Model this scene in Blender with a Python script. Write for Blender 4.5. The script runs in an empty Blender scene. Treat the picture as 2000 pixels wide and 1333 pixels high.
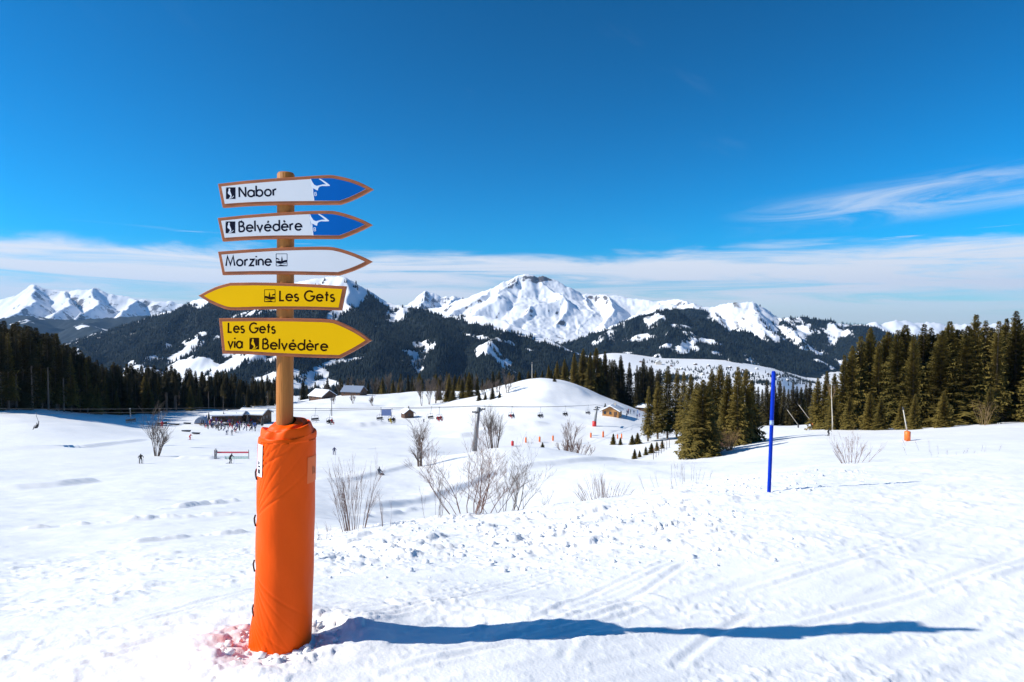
import bpy, bmesh, math, random
import numpy as np
from mathutils import Vector, Matrix, Quaternion

# ------------------------------------------------------------------ camera, sky, sun, exposure
SC = bpy.context.scene
COL = SC.collection
F = 1222.0                    # focal length in photo pixels (2000 wide)
CAMZ = 2.38
PITCH = math.atan(46.5 / F)
cam_d = bpy.data.cameras.new('camera')
cam_d.sensor_width = 36.0
cam_d.lens = 36.0 * F / 2000.0
cam_d.clip_start = 0.1
cam_d.clip_end = 80000.0
cam = bpy.data.objects.new('camera', cam_d)
COL.objects.link(cam)
cam.location = (0, 0, CAMZ)
cam.rotation_euler = (math.pi / 2 - PITCH, 0, 0)
SC.camera = cam

SUN_EL = math.radians(35.5)
SUN_AZ = math.radians(-97.5)      # measured from +Y towards +X: to the left, a touch behind the camera
sun_vec = Vector((math.sin(SUN_AZ) * math.cos(SUN_EL), math.cos(SUN_AZ) * math.cos(SUN_EL), math.sin(SUN_EL)))
sun_d = bpy.data.lights.new('sun', 'SUN')
sun_d.energy = 4.6
sun_d.angle = math.radians(0.53)
sun_d.color = (1.0, 0.945, 0.85)
sun = bpy.data.objects.new('sun', sun_d)
COL.objects.link(sun)
sun.rotation_euler = (-sun_vec).to_track_quat('-Z', 'Y').to_euler()
sun.location = (-30, 0, 40)

world = bpy.data.worlds.new('World')
SC.world = world
world.use_nodes = True
wn, wl = world.node_tree.nodes, world.node_tree.links
wn.clear()
def W(t, **kw):
    n = wn.new(t)
    for k, v in kw.items(): setattr(n, k, v)
    return n
w_out = W('ShaderNodeOutputWorld'); w_bg = W('ShaderNodeBackground')
w_bg.inputs['Strength'].default_value = 0.10
w_sky = W('ShaderNodeTexSky', sky_type='NISHITA', sun_disc=False, sun_elevation=SUN_EL, sun_rotation=SUN_AZ,
          altitude=1500.0, air_density=1.0, dust_density=1.1, ozone_density=3.0)
w_hsv = W('ShaderNodeHueSaturation')
w_hsv.inputs['Hue'].default_value = 0.484
w_hsv.inputs['Saturation'].default_value = 1.2
w_hsv.inputs['Value'].default_value = 0.88
w_tint = W('ShaderNodeMixRGB', blend_type='MULTIPLY')
w_tint.inputs[0].default_value = 1.0
w_tint.inputs[2].default_value = (.72, .95, 1.13, 1)
wl.new(w_sky.outputs[0], w_tint.inputs[1])
w_nrm = W('ShaderNodeVectorMath', operation='SCALE'); w_nrm.inputs['Scale'].default_value = 1 / 5.0
w_gam = W('ShaderNodeGamma'); w_gam.inputs[1].default_value = 1.5
w_den = W('ShaderNodeVectorMath', operation='SCALE'); w_den.inputs['Scale'].default_value = 5.0
w_cap = W('ShaderNodeVectorMath', operation='MINIMUM'); w_cap.inputs[1].default_value = (14, 14, 14)
wl.new(w_tint.outputs[0], w_nrm.inputs[0]); wl.new(w_nrm.outputs[0], w_gam.inputs[0]); wl.new(w_gam.outputs[0], w_den.inputs[0])
wl.new(w_den.outputs[0], w_cap.inputs[0]); wl.new(w_cap.outputs[0], w_hsv.inputs['Color'])
w_tc = W('ShaderNodeTexCoord'); w_sep = W('ShaderNodeSeparateXYZ')
wl.new(w_tc.outputs['Generated'], w_sep.inputs[0])
def WM(op, a, b=None, c=None, clamp=False):
    n = W('ShaderNodeMath', operation=op, use_clamp=clamp)
    for i, v in enumerate((a, b, c)):
        if v is None: continue
        if isinstance(v, (int, float)): n.inputs[i].default_value = v
        else: wl.new(v, n.inputs[i])
    return n.outputs[0]
def WR(v, a, b, c=0.0, d=1.0):
    n = W('ShaderNodeMapRange', interpolation_type='SMOOTHSTEP')
    wl.new(v, n.inputs[0])
    for i, x in enumerate((a, b, c, d)): n.inputs[i + 1].default_value = x
    return n.outputs[0]
w_az = WM('ARCTAN2', w_sep.outputs[0], w_sep.outputs[1])
w_el = WM('ARCSINE', w_sep.outputs[2])
def wnoise(sx, sy, ox, oy, detail, rough, dist=0.0, tilt=0.0):
    cx = WM('MULTIPLY_ADD', w_az, sx, ox)
    e2 = WM('MULTIPLY_ADD', w_az, tilt, w_el)
    cy = WM('MULTIPLY_ADD', e2, sy, oy)
    cb = W('ShaderNodeCombineXYZ'); wl.new(cx, cb.inputs[0]); wl.new(cy, cb.inputs[1])
    n = W('ShaderNodeTexNoise'); n.inputs['Scale'].default_value = 1.0
    n.inputs['Detail'].default_value = detail; n.inputs['Roughness'].default_value = rough
    n.inputs['Distortion'].default_value = dist
    wl.new(cb.outputs[0], n.inputs['Vector'])
    return n.outputs[0]
# low bank of thin stratus over the horizon, all the way round
n_edge = wnoise(4.0, 26.0, 3.1, 1.7, 6.0, 0.62, 0.7)
n_str = wnoise(2.6, 44.0, 8.3, 4.4, 6.0, 0.64, 0.9, 0.02)
el2 = WM('MULTIPLY_ADD', WM('SUBTRACT', n_edge, 0.5), 0.075, w_el)
bank = WR(el2, 0.108, 0.080)
bank_lo = WR(w_el, 0.0, 0.045, 0.62, 1.0)
streak = WR(n_str, 0.29, 0.55, 0.26, 1.0)
bank = WM('MULTIPLY', WM('MULTIPLY', bank, bank_lo), streak)
# wisps just above the bank
n_w = wnoise(4.5, 75.0, 1.3, 9.2, 5.0, 0.6, 0.5)
wisp = WM('MULTIPLY', WR(n_w, 0.60, 0.74), WM('MULTIPLY', WR(w_el, 0.10, 0.108), WR(w_el, 0.128, 0.114)))
# a feathery cirrus streak to the right
n_c = wnoise(4.5, 34.0, 5.0, 2.5, 7.0, 0.66, 1.3, -0.07)
n_c2 = wnoise(2.6, 12.0, 2.0, 6.5, 3.0, 0.5, 0.4, -0.10)
e3 = WM('MULTIPLY_ADD', w_az, -0.07, w_el)
cir = WM('MULTIPLY', WR(n_c, 0.34, 0.72), WR(n_c2, 0.30, 0.56))
cir = WM('MULTIPLY', cir, WM('MULTIPLY', WR(e3, 0.082, 0.108), WR(e3, 0.152, 0.128)))
cir = WM('MULTIPLY', cir, WR(w_az, 0.30, 0.52))
# very faint veil elsewhere in the sky
veil = WM('MULTIPLY', WR(wnoise(3.0, 9.0, 11.0, 3.0, 6.0, 0.62, 1.2, 0.3), 0.62, 0.85), 0.025)
cl = WM('MAXIMUM', WM('MULTIPLY', bank, 0.95), WM('MULTIPLY', WM('MAXIMUM', WM('MULTIPLY', wisp, 1.3), cir), 0.52))
cl = WM('MAXIMUM', cl, veil, clamp=True)
w_mix = W('ShaderNodeMixRGB')
w_mix.inputs[2].default_value = (7.1, 7.3, 7.7, 1)
wl.new(cl, w_mix.inputs[0]); wl.new(w_hsv.outputs[0], w_mix.inputs[1])
wl.new(w_mix.outputs[0], w_bg.inputs['Color'])
wl.new(w_bg.outputs[0], w_out.inputs[0])

SC.view_settings.view_transform = 'Standard'
SC.view_settings.look = 'None'
SC.view_settings.exposure = 0.42
SC.view_settings.gamma = 1.0
SC.view_settings.use_curve_mapping = False
SC.cycles.max_bounces = 6
SC.cycles.diffuse_bounces = 3
SC.cycles.volume_bounces = 0

# ------------------------------------------------------------------ small helpers
R = random.Random(7)
CP, SP = math.cos(PITCH), math.sin(PITCH)
def ray(px, py):
    u, v = (px - 1000.0) / F, (666.5 - py) / F
    return (u, v * SP + CP, v * CP - SP)
def P(px, py, d):
    """the point seen at photo pixel (px, py) at distance d along the view's ground direction"""
    x, y, z = ray(px, py)
    t = d / y
    return Vector((x * t, d, CAMZ + z * t))
def proj(x, y, z):
    """numpy: world -> photo pixel"""
    zz = z - CAMZ
    dep = y * CP - zz * SP
    up = y * SP + zz * CP
    return 1000.0 + F * x / dep, 666.5 - F * up / dep

def hash2(ix, iy, seed):
    h = (ix.astype(np.int64) * 374761393 + iy.astype(np.int64) * 668265263 + seed * 974634777) & 0x7fffffff
    h = ((h ^ (h >> 13)) * 1274126177) & 0x7fffffff
    h = ((h ^ (h >> 16)) * 2246822519) & 0x7fffffff
    return ((h ^ (h >> 15)) & 0xffffff) / float(0xffffff)
def vnoise(x, y, seed=0):
    ix, iy = np.floor(x), np.floor(y)
    fx, fy = x - ix, y - iy
    fx = fx * fx * fx * (fx * (fx * 6 - 15) + 10); fy = fy * fy * fy * (fy * (fy * 6 - 15) + 10)
    a, b = hash2(ix, iy, seed), hash2(ix + 1, iy, seed)
    c, d = hash2(ix, iy + 1, seed), hash2(ix + 1, iy + 1, seed)
    return (a + (b - a) * fx) * (1 - fy) + (c + (d - c) * fx) * fy
def fbm(x, y, seed=0, octv=4, gain=0.5):
    s, amp, tot = 0.0, 1.0, 0.0
    for o in range(octv):
        s = s + amp * vnoise(x, y, seed + o * 17); tot += amp
        x, y = x * 2.03 + 11.3, y * 2.03 - 7.1; amp *= gain
    return s / tot
def sstep(a, b, x):
    t = np.clip((x - a) / (b - a), 0, 1)
    return t * t * (3 - 2 * t)

def mesh_np(name, V, Fq, mat, smooth=True, link=True):
    """V (n,3), Fq (m,3 or 4) numpy -> mesh"""
    me = bpy.data.meshes.new(name)
    V = np.ascontiguousarray(V, dtype=np.float32); Fq = np.ascontiguousarray(Fq, dtype=np.int32)
    m, k = Fq.shape
    me.vertices.add(len(V)); me.vertices.foreach_set('co', V.ravel())
    me.loops.add(m * k); me.loops.foreach_set('vertex_index', Fq.ravel())
    me.polygons.add(m); me.polygons.foreach_set('loop_start', np.arange(m, dtype=np.int32) * k)
    me.polygons.foreach_set('loop_total', np.full(m, k, dtype=np.int32))
    if smooth: me.polygons.foreach_set('use_smooth', np.ones(m, dtype=bool))
    me.update(calc_edges=True)
    if mat: me.materials.append(mat)
    return me
def point_attr(me, name, arr):
    a = me.attributes.new(name, 'FLOAT', 'POINT')
    a.data.foreach_set('value', np.ascontiguousarray(arr, dtype=np.float32).ravel())

def link(o, parent=None):
    COL.objects.link(o)
    if parent is not None: o.parent = parent
    return o
def tag(o, label=None, cat=None, group=None, kind=None):
    if label: o['label'] = label
    if cat: o['category'] = cat
    if group: o['group'] = group
    if kind: o['kind'] = kind
    return o
def empty(name, loc=(0, 0, 0), rz=0.0):
    o = bpy.data.objects.new(name, None)
    o.empty_display_size = 0.3
    o.location = loc; o.rotation_euler = (0, 0, rz)
    return link(o)
def obj(name, me, parent=None):
    return link(bpy.data.objects.new(name, me), parent)

class MB:
    """collects faces, then builds ONE mesh"""
    def __init__(s): s.v, s.f, s.m, s.sm = [], [], [], []
    def add(s, vs, fs, mi=0, smooth=False):
        o = len(s.v); s.v += [tuple(v) for v in vs]
        for f in fs: s.f.append(tuple(i + o for i in f)); s.m.append(mi); s.sm.append(smooth)
    def box(s, lo, hi, mi=0, M=None):
        x0, y0, z0 = lo; x1, y1, z1 = hi
        vs = [Vector(p) for p in ((x0,y0,z0),(x1,y0,z0),(x1,y1,z0),(x0,y1,z0),(x0,y0,z1),(x1,y0,z1),(x1,y1,z1),(x0,y1,z1))]
        if M is not None: vs = [M @ v for v in vs]
        s.add(vs, [(0,3,2,1),(4,5,6,7),(0,1,5,4),(1,2,6,5),(2,3,7,6),(3,0,4,7)], mi)
    def tube(s, pts, rad, n=6, mi=0, cap=True, smooth=True):
        pts = [Vector(p) for p in pts]
        if not hasattr(rad, '__len__'): rad = [rad] * len(pts)
        vs, fs = [], []
        up = Vector((0.3, 0.9, 0.2))
        for i, p in enumerate(pts):
            t = (pts[min(i + 1, len(pts) - 1)] - pts[max(i - 1, 0)]).normalized()
            a = t.cross(up)
            if a.length < 1e-3: a = t.cross(Vector((1, 0, 0)))
            a.normalize(); b = t.cross(a)
            for k in range(n):
                w = 2 * math.pi * k / n
                vs.append(p + (a * math.cos(w) + b * math.sin(w)) * rad[i])
        for i in range(len(pts) - 1):
            for k in range(n):
                k2 = (k + 1) % n
                fs.append((i*n+k, i*n+k2, (i+1)*n+k2, (i+1)*n+k))
        if cap and n > 2:
            fs.append(tuple(range(n - 1, -1, -1))); fs.append(tuple((len(pts)-1)*n + k for k in range(n)))
        s.add(vs, fs, mi, smooth)
    def mesh(s, name, mats):
        me = bpy.data.meshes.new(name)
        me.from_pydata(s.v, [], s.f)
        for m in (mats if isinstance(mats, (list, tuple)) else [mats]): me.materials.append(m)
        me.polygons.foreach_set('material_index', s.m)
        me.polygons.foreach_set('use_smooth', s.sm)
        me.update()
        return me
    def obj(s, name, mats, parent=None): return obj(name, s.mesh(name, mats), parent)

# ------------------------------------------------------------------ materials
def new_mat(name):
    m = bpy.data.materials.new(name); m.use_nodes = True
    nt = m.node_tree
    return m, nt.nodes, nt.links, nt.nodes['Principled BSDF']
def mat(name, col, rough=0.6, var=0.15, scale=8.0, bump=0.0, bscale=None, stretch=None, spec=0.5, rand=0.0, metal=0.0, coat=0.0):
    m, n, l, b = new_mat(name)
    b.inputs['Roughness'].default_value = rough
    b.inputs['Specular IOR Level'].default_value = spec
    b.inputs['Metallic'].default_value = metal
    b.inputs['Coat Weight'].default_value = coat
    tc = n.new('ShaderNodeTexCoord'); mp = n.new('ShaderNodeMapping')
    l.new(tc.outputs['Object'], mp.inputs[0])
    if stretch: mp.inputs['Scale'].default_value = stretch
    tx = n.new('ShaderNodeTexNoise'); tx.inputs['Scale'].default_value = scale; tx.inputs['Detail'].default_value = 5
    l.new(mp.outputs[0], tx.inputs[0])
    rp = n.new('ShaderNodeMapRange'); l.new(tx.outputs[0], rp.inputs[0])
    rp.inputs[1].default_value = 0.3; rp.inputs[2].default_value = 0.7
    rp.inputs[3].default_value = 1 - var; rp.inputs[4].default_value = 1 + var
    val = rp.outputs[0]
    if rand:
        oi = n.new('ShaderNodeObjectInfo'); r2 = n.new('ShaderNodeMapRange'); l.new(oi.outputs['Random'], r2.inputs[0])
        r2.inputs[3].default_value = 1 - rand; r2.inputs[4].default_value = 1 + rand
        mu = n.new('ShaderNodeMath'); mu.operation = 'MULTIPLY'; l.new(val, mu.inputs[0]); l.new(r2.outputs[0], mu.inputs[1]); val = mu.outputs[0]
    vm = n.new('ShaderNodeVectorMath'); vm.operation = 'SCALE'
    vm.inputs[0].default_value = col[:3]; l.new(val, vm.inputs['Scale'])
    l.new(vm.outputs[0], b.inputs['Base Color'])
    if bump:
        t2 = n.new('ShaderNodeTexNoise'); t2.inputs['Scale'].default_value = bscale or scale * 3; t2.inputs['Detail'].default_value = 4
        l.new(mp.outputs[0], t2.inputs[0])
        bp = n.new('ShaderNodeBump'); bp.inputs['Strength'].default_value = bump; bp.inputs['Distance'].default_value = 0.02
        l.new(t2.outputs[0], bp.inputs['Height']); l.new(bp.outputs[0], b.inputs['Normal'])
    return m
# ------------------------------------------------------------------ the snow ground: one sheet, near slope to far valley
def pchip(x, y, q):
    x = np.asarray(x, float); y = np.asarray(y, float); q = np.asarray(q, float)
    h = np.diff(x); dl = np.diff(y) / h
    m = np.zeros_like(y)
    w1, w2 = 2 * h[1:] + h[:-1], h[1:] + 2 * h[:-1]
    ok = dl[:-1] * dl[1:] > 0
    den = np.where(ok, w1 / np.where(ok, dl[:-1], 1) + w2 / np.where(ok, dl[1:], 1), 1)
    m[1:-1] = np.where(ok, (w1 + w2) / den, 0)
    m[0], m[-1] = dl[0], dl[-1]
    i = np.clip(np.searchsorted(x, q) - 1, 0, len(x) - 2)
    t = np.clip((q - x[i]) / h[i], 0, 1)
    t2, t3 = t * t, t * t * t
    return (2*t3-3*t2+1)*y[i] + (t3-2*t2+t)*h[i]*m[i] + (-2*t3+3*t2)*y[i+1] + (t3-t2)*h[i]*m[i+1]

CPX = [-500, 0, 300, 550, 700, 800, 930, 1000, 1060, 1120, 1200, 1290, 1400, 1500, 1600, 1800, 2000, 2500]
def row(d): 
    k = sorted(d); return np.interp(CPX, k, [d[a] for a in k])
LAY = []     # (depth, 'z' or 'py', values over CPX)
LAY.append((3.2, 'z', row({0:.06, 300:.1, 550:.12, 1000:.12, 1400:.03, 2000:-.04})))
LAY.append((4.53, 'z', row({-500:-.3, 0:-.16, 300:-.05, 550:0, 800:.0, 1000:-.02, 1400:-.13, 2000:-.24})))
LAY.append((8, 'z', row({-500:-1.4, 0:-1.3, 300:-1.05, 550:-.9, 800:-.8, 1000:-.74, 1200:-.62, 1400:-.5, 1600:-.43, 2000:-.36, 2500:-.3})))
LAY.append((15, 'py', row({0:1085, 300:1068, 550:1052, 800:1022, 1000:1004, 1200:976, 1400:943, 1500:926, 1600:915, 1800:904, 2000:894, 2500:890})))
LAY.append((30, 'py', row({0:1000, 300:992, 550:992, 700:1010, 800:1022, 1000:1022, 1200:994, 1400:957, 1500:938, 1600:925, 1800:910, 2000:896, 2500:890})))
LAY.append((60, 'py', row({0:945, 300:940, 550:936, 800:946, 1000:930, 1200:914, 1400:908, 1600:893, 1800:884, 2000:876, 2500:870})))
LAY.append((90, 'py', row({0:905, 550:905, 800:904, 930:884, 1000:876, 1060:878, 1200:898, 1290:905, 1400:899, 1600:868, 1800:860, 2000:852, 2500:850})))
LAY.append((130, 'py', row({0:862, 300:870, 550:875, 800:885, 930:893, 1000:890, 1200:896, 1290:888, 1400:873, 1600:848, 1800:838, 2000:826, 2500:820})))
LAY.append((180, 'py', row({0:815, 300:845, 550:852, 800:862, 1000:862, 1200:862, 1400:850, 1600:835, 1800:827, 2000:815, 2500:810})))
LAY.append((240, 'py', row({0:795, 300:825, 550:828, 800:834, 930:822, 1060:808, 1200:815, 1290:830, 1400:830, 1600:827, 1800:823, 2000:815, 2500:810})))
LAY.append((330, 'py', row({0:800, 300:803, 550:800, 800:793, 930:774, 1000:752, 1060:741, 1120:752, 1200:782, 1290:812, 1400:810, 1600:815, 2000:810, 2500:805})))
LAY.append((420, 'py', row({0:800, 300:800, 550:786, 700:773, 800:768, 930:764, 1060:770, 1200:800, 1400:812, 2000:812})))
LAY.append((600, 'py', row({0:835, 550:815, 800:800, 1000:815, 2000:830})))
LAY.append((1000, 'py', row({0:860, 2000:860})))
LAY.append((2300, 'py', row({0:800, 2000:800})))
LAY.append((3000, 'py', row({0:768, 1100:766, 1220:750, 1540:750, 1600:790, 2000:800})))
LAY.append((4200, 'py', row({0:715, 1100:716, 1190:694, 1245:691, 1290:703, 1440:708, 1500:722, 1560:752, 2000:765})))
LAY.append((6000, 'py', row({0:690, 1200:690, 1560:705, 2000:705})))
LAY.append((24000, 'py', row({0:640, 2000:640})))
AZC, RL, ZL = [], [], []
for j, px in enumerate(CPX):
    az = math.atan((px - 1000) / F); AZC.append(az)
    rr, zz = [0.0], [0.72]
    for d, kind, vals in LAY:
        rr.append(d / math.cos(az))
        zz.append(vals[j] if kind == 'z' else P(px, vals[j], d).z)
    RL.append(rr); ZL.append(zz)
RL, ZL = np.array(RL), np.array(ZL)
def side(j, az, f):      # columns out of view: carry on what the edge column does, a little flatter
    r = RL[j] * 1.0; z = ZL[j] * f + (1 - f) * 0.72
    return az, r, z
ext = [side(0, math.radians(-80), .9), side(0, math.radians(-115), .55), (math.radians(-150), RL[0], 0.72 + RL[0] * 0.004),
       side(-1, math.radians(80), .8), side(-1, math.radians(115), .4), (math.radians(150), RL[-1], 0.72 + RL[-1] * 0.004)]
order = sorted([(a, RL[i], ZL[i]) for i, a in enumerate(AZC)] + ext, key=lambda t: t[0])
A_ = np.array([o[0] for o in order]); R_ = np.array([o[1] for o in order]); Z_ = np.array([o[2] for o in order])
A_ = np.concatenate([A_[-3:] - 2*math.pi, A_, A_[:3] + 2*math.pi])
R_ = np.concatenate([R_[-3:], R_, R_[:3]]); Z_ = np.concatenate([Z_[-3:], Z_, Z_[:3]])
NL = R_.shape[1]
def base_cols(az):
    rk = np.stack([pchip(A_, R_[:, k], az) for k in range(NL)], 1)
    zk = np.stack([pchip(A_, Z_[:, k], az) for k in range(NL)], 1)
    return rk, zk
# banks and cuts: (photo pixel line, depths, height, half-width) -- shallow ridges thrown up by the groomer
def line3(pts):
    return np.array([tuple(P(a, b, d))[:2] for a, b, d in pts])
def seg_dist(x, y, L):
    """distance to polyline L and signed side, vectorised"""
    best = np.full(x.shape, 1e9); sgn = np.zeros(x.shape); along = np.zeros(x.shape); acc = 0.0
    for a, b in zip(L[:-1], L[1:]):
        d = b - a; ln = math.hypot(*d) + 1e-9
        t = np.clip(((x - a[0]) * d[0] + (y - a[1]) * d[1]) / ln**2, 0, 1)
        ex, ey = x - a[0] - t * d[0], y - a[1] - t * d[1]
        q = np.hypot(ex, ey); m = q < best
        best = np.where(m, q, best); sgn = np.where(m, np.sign(d[0] * ey - d[1] * ex), sgn)
        along = np.where(m, acc + t * ln, along); acc += ln
    return best, sgn, along, acc
BANKS = [(line3([(240, 1052, 16.5), (360, 1040, 17.5), (500, 1022, 19)]), .10, .22), (line3([(300, 990, 29), (400, 978, 33), (500, 968, 37)]), .16, .35), (line3([(620, 1085, 11.5), (760, 1052, 13), (900, 1035, 14)]), .08, .18), (line3([(-60, 957, 53), (40, 953, 54), (110, 948, 56), (200, 938, 61)]), .42, 1.0),
         (line3([(-80, 884, 108), (60, 874, 116), (160, 868, 120), (240, 855, 135), (290, 842, 150)]), .5, 1.6),
         (line3([(345, 893, 101), (420, 892, 101)]), .5, 1.4),
         (line3([(0, 1028, 22), (120, 1020, 23), (260, 1012, 24), (500, 1001, 26)]), .17, .3),
         (line3([(640, 985, 34), (730, 975, 38), (850, 950, 48), (960, 930, 62), (1100, 915, 70), (1200, 904, 80), (1330, 908, 82), (1420, 900, 88)]), .38, 1.1),
         (line3([(880, 832, 190), (960, 824, 205), (1080, 818, 215)]), 1.4, 3.0),
         (line3([(700, 1000, 30), (760, 985, 34), (830, 968, 40)]), .13, .5),
         (line3([(560, 952, 55), (680, 940, 60), (800, 905, 85), (900, 890, 90)]), .3, 1.2),
         (line3([(600, 825, 235), (700, 822, 240), (780, 812, 255), (900, 806, 262), (1000, 800, 270)]), 1.2, 2.2),
         (line3([(960, 768, 305), (1040, 766, 300), (1110, 772, 300), (1160, 786, 300)]), 2.2, 5.0)]
def banks(x, y):
    z = np.zeros(x.shape)
    for L, h, w in BANKS:
        lo, hi = L.min(0) - 6 * w, L.max(0) + 6 * w
        m = (x > lo[0]) & (x < hi[0]) & (y > lo[1]) & (y < hi[1])
        if not m.any(): continue
        q, sg, al, tot = seg_dist(x[m], y[m], L)
        fade = sstep(0, tot * .12, al) * sstep(tot, tot * .85, al)
        s = q * sg
        near = np.where(s < 0, s / (w * .55), s / (w * 2.2))
        wob = .15 + 1.15 * sstep(.34, .66, fbm(x[m] / (w * 3.2), y[m] / (w * 2.2), 91, 4))
        if w >= 1.0: wob = .7 + .5 * fbm(x[m] / (w * 5), y[m] / (w * 5), 92, 3)
        z[m] += h * np.exp(-near**2) * fade * wob
    return z
# ski tracks near the sign: (start pixel, end pixel) on the near slope
TRK = [((330, 1290), (1160, 1098)), ((520, 1333), (1120, 1120)), ((640, 1236), (1010, 1140)), ((980, 1260), (1330, 1095)), ((1005, 1240), (1360, 1085)),
       ((1090, 1300), (1190, 1215)), ((1380, 1168), (1900, 1010)), ((1420, 1170), (1960, 1020)), ((1500, 1240), (2050, 1080)), ((200, 1240), (640, 1120)),
       ((-40, 1300), (560, 1150)), ((-40, 1180), (480, 1090)), ((700, 1333), (1300, 1180)), ((1300, 1320), (1480, 1200)), ((-60, 1110), (520, 1040)),
       ((300, 1135), (900, 1060)), ((760, 1290), (1600, 1180)), ((1700, 1333), (2050, 1230)), ((60, 1333), (420, 1250)), ((1250, 1030), (2020, 940)),
       ((1280, 1045), (2020, 952)), ((1000, 1120), (1500, 1010))]
def flat_pt(px, py):     # rough ground point on the near slope
    x, y, z = ray(px, py)
    lo, hi = 1.0, 40.0
    for d in np.linspace(2.5, 26, 300):
        q = P(px, py, d)
        if q.z < base_h(q.x, q.y): return (q.x, q.y)
    return (q.x, q.y)
def base_h(x, y):
    az = math.atan2(x, y); r = math.hypot(x, y)
    rk, zk = base_cols(np.array([az]))
    return float(pchip(rk[0], zk[0], np.array([r]))[0])
TRACKS = []
for k, (a, b) in enumerate(TRK):
    p, q = flat_pt(*a), flat_pt(*b)
    mid = ((p[0]+q[0])/2 + R.uniform(-.12, .12), (p[1]+q[1])/2 + R.uniform(-.15, .15))
    TRACKS.append((np.array([p, mid, q]), R.uniform(.018, .036), R.uniform(.005, .013)))
    off = np.array([[.0, .16]]) * R.uniform(.7, 1.3)
    if k % 3 != 1: TRACKS.append((TRACKS[-1][0] + off, TRACKS[-1][1], TRACKS[-1][2] * .9))
POST = P(557, 1262, 4.62)
def detail(x, y):
    """snow relief on top of the base shape"""
    r = np.hypot(x, y)
    px = 1000 + F * x / np.maximum(y, .3)
    z = banks(x, y)
    # rolling
    z += (fbm(x / 23, y / 23, 3, 3) - .5) * (1.1 + 1.6 * sstep(170, 280, r)) * sstep(25, 90, r) * sstep(2500, 600, r)
    z += (fbm(x / 6.0, y / 9.0, 5, 3) - .5) * .22 * sstep(6, 20, r) * sstep(700, 200, r)
    z += (fbm(x / 2.2, y / 2.2, 31, 4) - .5) * .16 * sstep(15, 30, r) * sstep(160, 60, r)
    n = r < 60
    xn, yn, rn, pn = x[n], y[n], r[n], px[n]
    if n.any():
        zn = (fbm(xn / 1.6, yn / 1.6, 9, 3) - .5) * (.045 + .04 * sstep(6.5, 9, rn))
        # direction of the fall-line tracks: stretched small relief
        c, s_ = math.cos(.55), math.sin(.55)
        a, b = xn * c + yn * s_, -xn * s_ + yn * c
        zn += (fbm(a / 1.6, b / .16, 12, 3) - .5) * .030 * sstep(30, 12, rn)
        # ragged, churned band along the lip of the slope
        off = xn * .55 + yn
        band = sstep(6.6, 9.0, rn) * sstep(24, 15, rn) * sstep(1750, 1350, pn)
        band = np.maximum(band, .55 * sstep(8, 10, rn) * sstep(20, 12, rn) * sstep(2300, 1700, pn) * sstep(1300, 1500, pn))
        band = band * (.48 + .52 * sstep(420, 640, pn))
        band = band * (.35 + .65 * sstep(.42, .60, fbm(xn / 2.0, yn / 1.4, 41, 3)))
        band = np.maximum(band, .20 * sstep(.60, .7, fbm(xn / 1.1, yn / .9, 44, 3)) * sstep(3, 5, rn))
        wxn = xn + (vnoise(xn / .25, yn / .25, 201) - .5) * .22; wyn = yn + (vnoise(xn / .25, yn / .25, 202) - .5) * .22
        ch = fbm(wxn / .75, wyn / .42, 21, 5, .58)
        clod = sstep(.50, .67, ch) * .068 + sstep(.52, .70, fbm(wxn / .20, wyn / .15, 27, 3, .6)) * .034
        hole = sstep(.42, .30, ch) * .035
        zn += (clod - hole) * band
        # fine crust everywhere
        crust = sstep(.50, .78, fbm(xn / .085, yn / .085, 33, 3)) * .0125 + (fbm(xn / .04, yn / .04, 37, 2) - .5) * .005
        zn += crust * (.35 + .65 * sstep(.4, .65, fbm(xn / .9, yn / .7, 36, 2))) * sstep(30, 14, rn)
        for L, w, h in TRACKS:
            lo, hi = L.min(0) - .4, L.max(0) + .4
            m = (xn > lo[0]) & (xn < hi[0]) & (yn > lo[1]) & (yn < hi[1])
            if not m.any(): continue
            q, sg, al, tot = seg_dist(xn[m], yn[m], L)
            fd = sstep(0, tot * .15, al) * sstep(tot, tot * .8, al) * (.4 + .9 * vnoise(al / .7, al * 0 + h * 900, 77))
            zn[m] += (-h * np.exp(-(q / w)**2) + h * .75 * np.exp(-((q - 2.1 * w) / w)**2)) * fd
        # a scooped dish round the padded post and the rut the shadow dips into
        dx, dy = xn - POST.x, yn - POST.y
        q = np.hypot(dx, dy)
        zn += -.05 * np.exp(-((q - .28) / .16)**2) + .05 * np.exp(-((q - .62) / .2)**2) * (vnoise(xn / .25, yn / .25, 55))
        zn += sstep(.52, .6, fbm(xn / .10, yn / .10, 61, 2)) * .03 * np.exp(-((q - .38) / .22)**2)
        zn += -.06 * np.exp(-((dx - 1.25) / .55)**2 - ((dy - .25) / .5)**2)
        z[n] += zn
    return z
def ground(x, y):
    return base_h(x, y) + float(detail(np.array([float(x)]), np.array([float(y)]))[0])
def gpx(px, d):
    """ground point in the photo column px at depth d"""
    x = (px - 1000) / F * d
    x = P(px, 800, d).x
    return Vector((x, d, ground(x, d)))

m_snow, n_, l_, b_ = new_mat('snow')
b_.inputs['Roughness'].default_value = 0.62
b_.inputs['Specular IOR Level'].default_value = 0.25
tc = n_.new('ShaderNodeTexCoord')
t1 = n_.new('ShaderNodeTexNoise'); t1.inputs['Scale'].default_value = .9; t1.inputs['Detail'].default_value = 6
l_.new(tc.outputs['Object'], t1.inputs[0])
cr = n_.new('ShaderNodeValToRGB'); l_.new(t1.outputs[0], cr.inputs[0])
cr.color_ramp.elements[0].position = .3; cr.color_ramp.elements[0].color = (.835, .845, .86, 1)
cr.color_ramp.elements[1].position = .65; cr.color_ramp.elements[1].color = (.90, .90, .90, 1)
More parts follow.
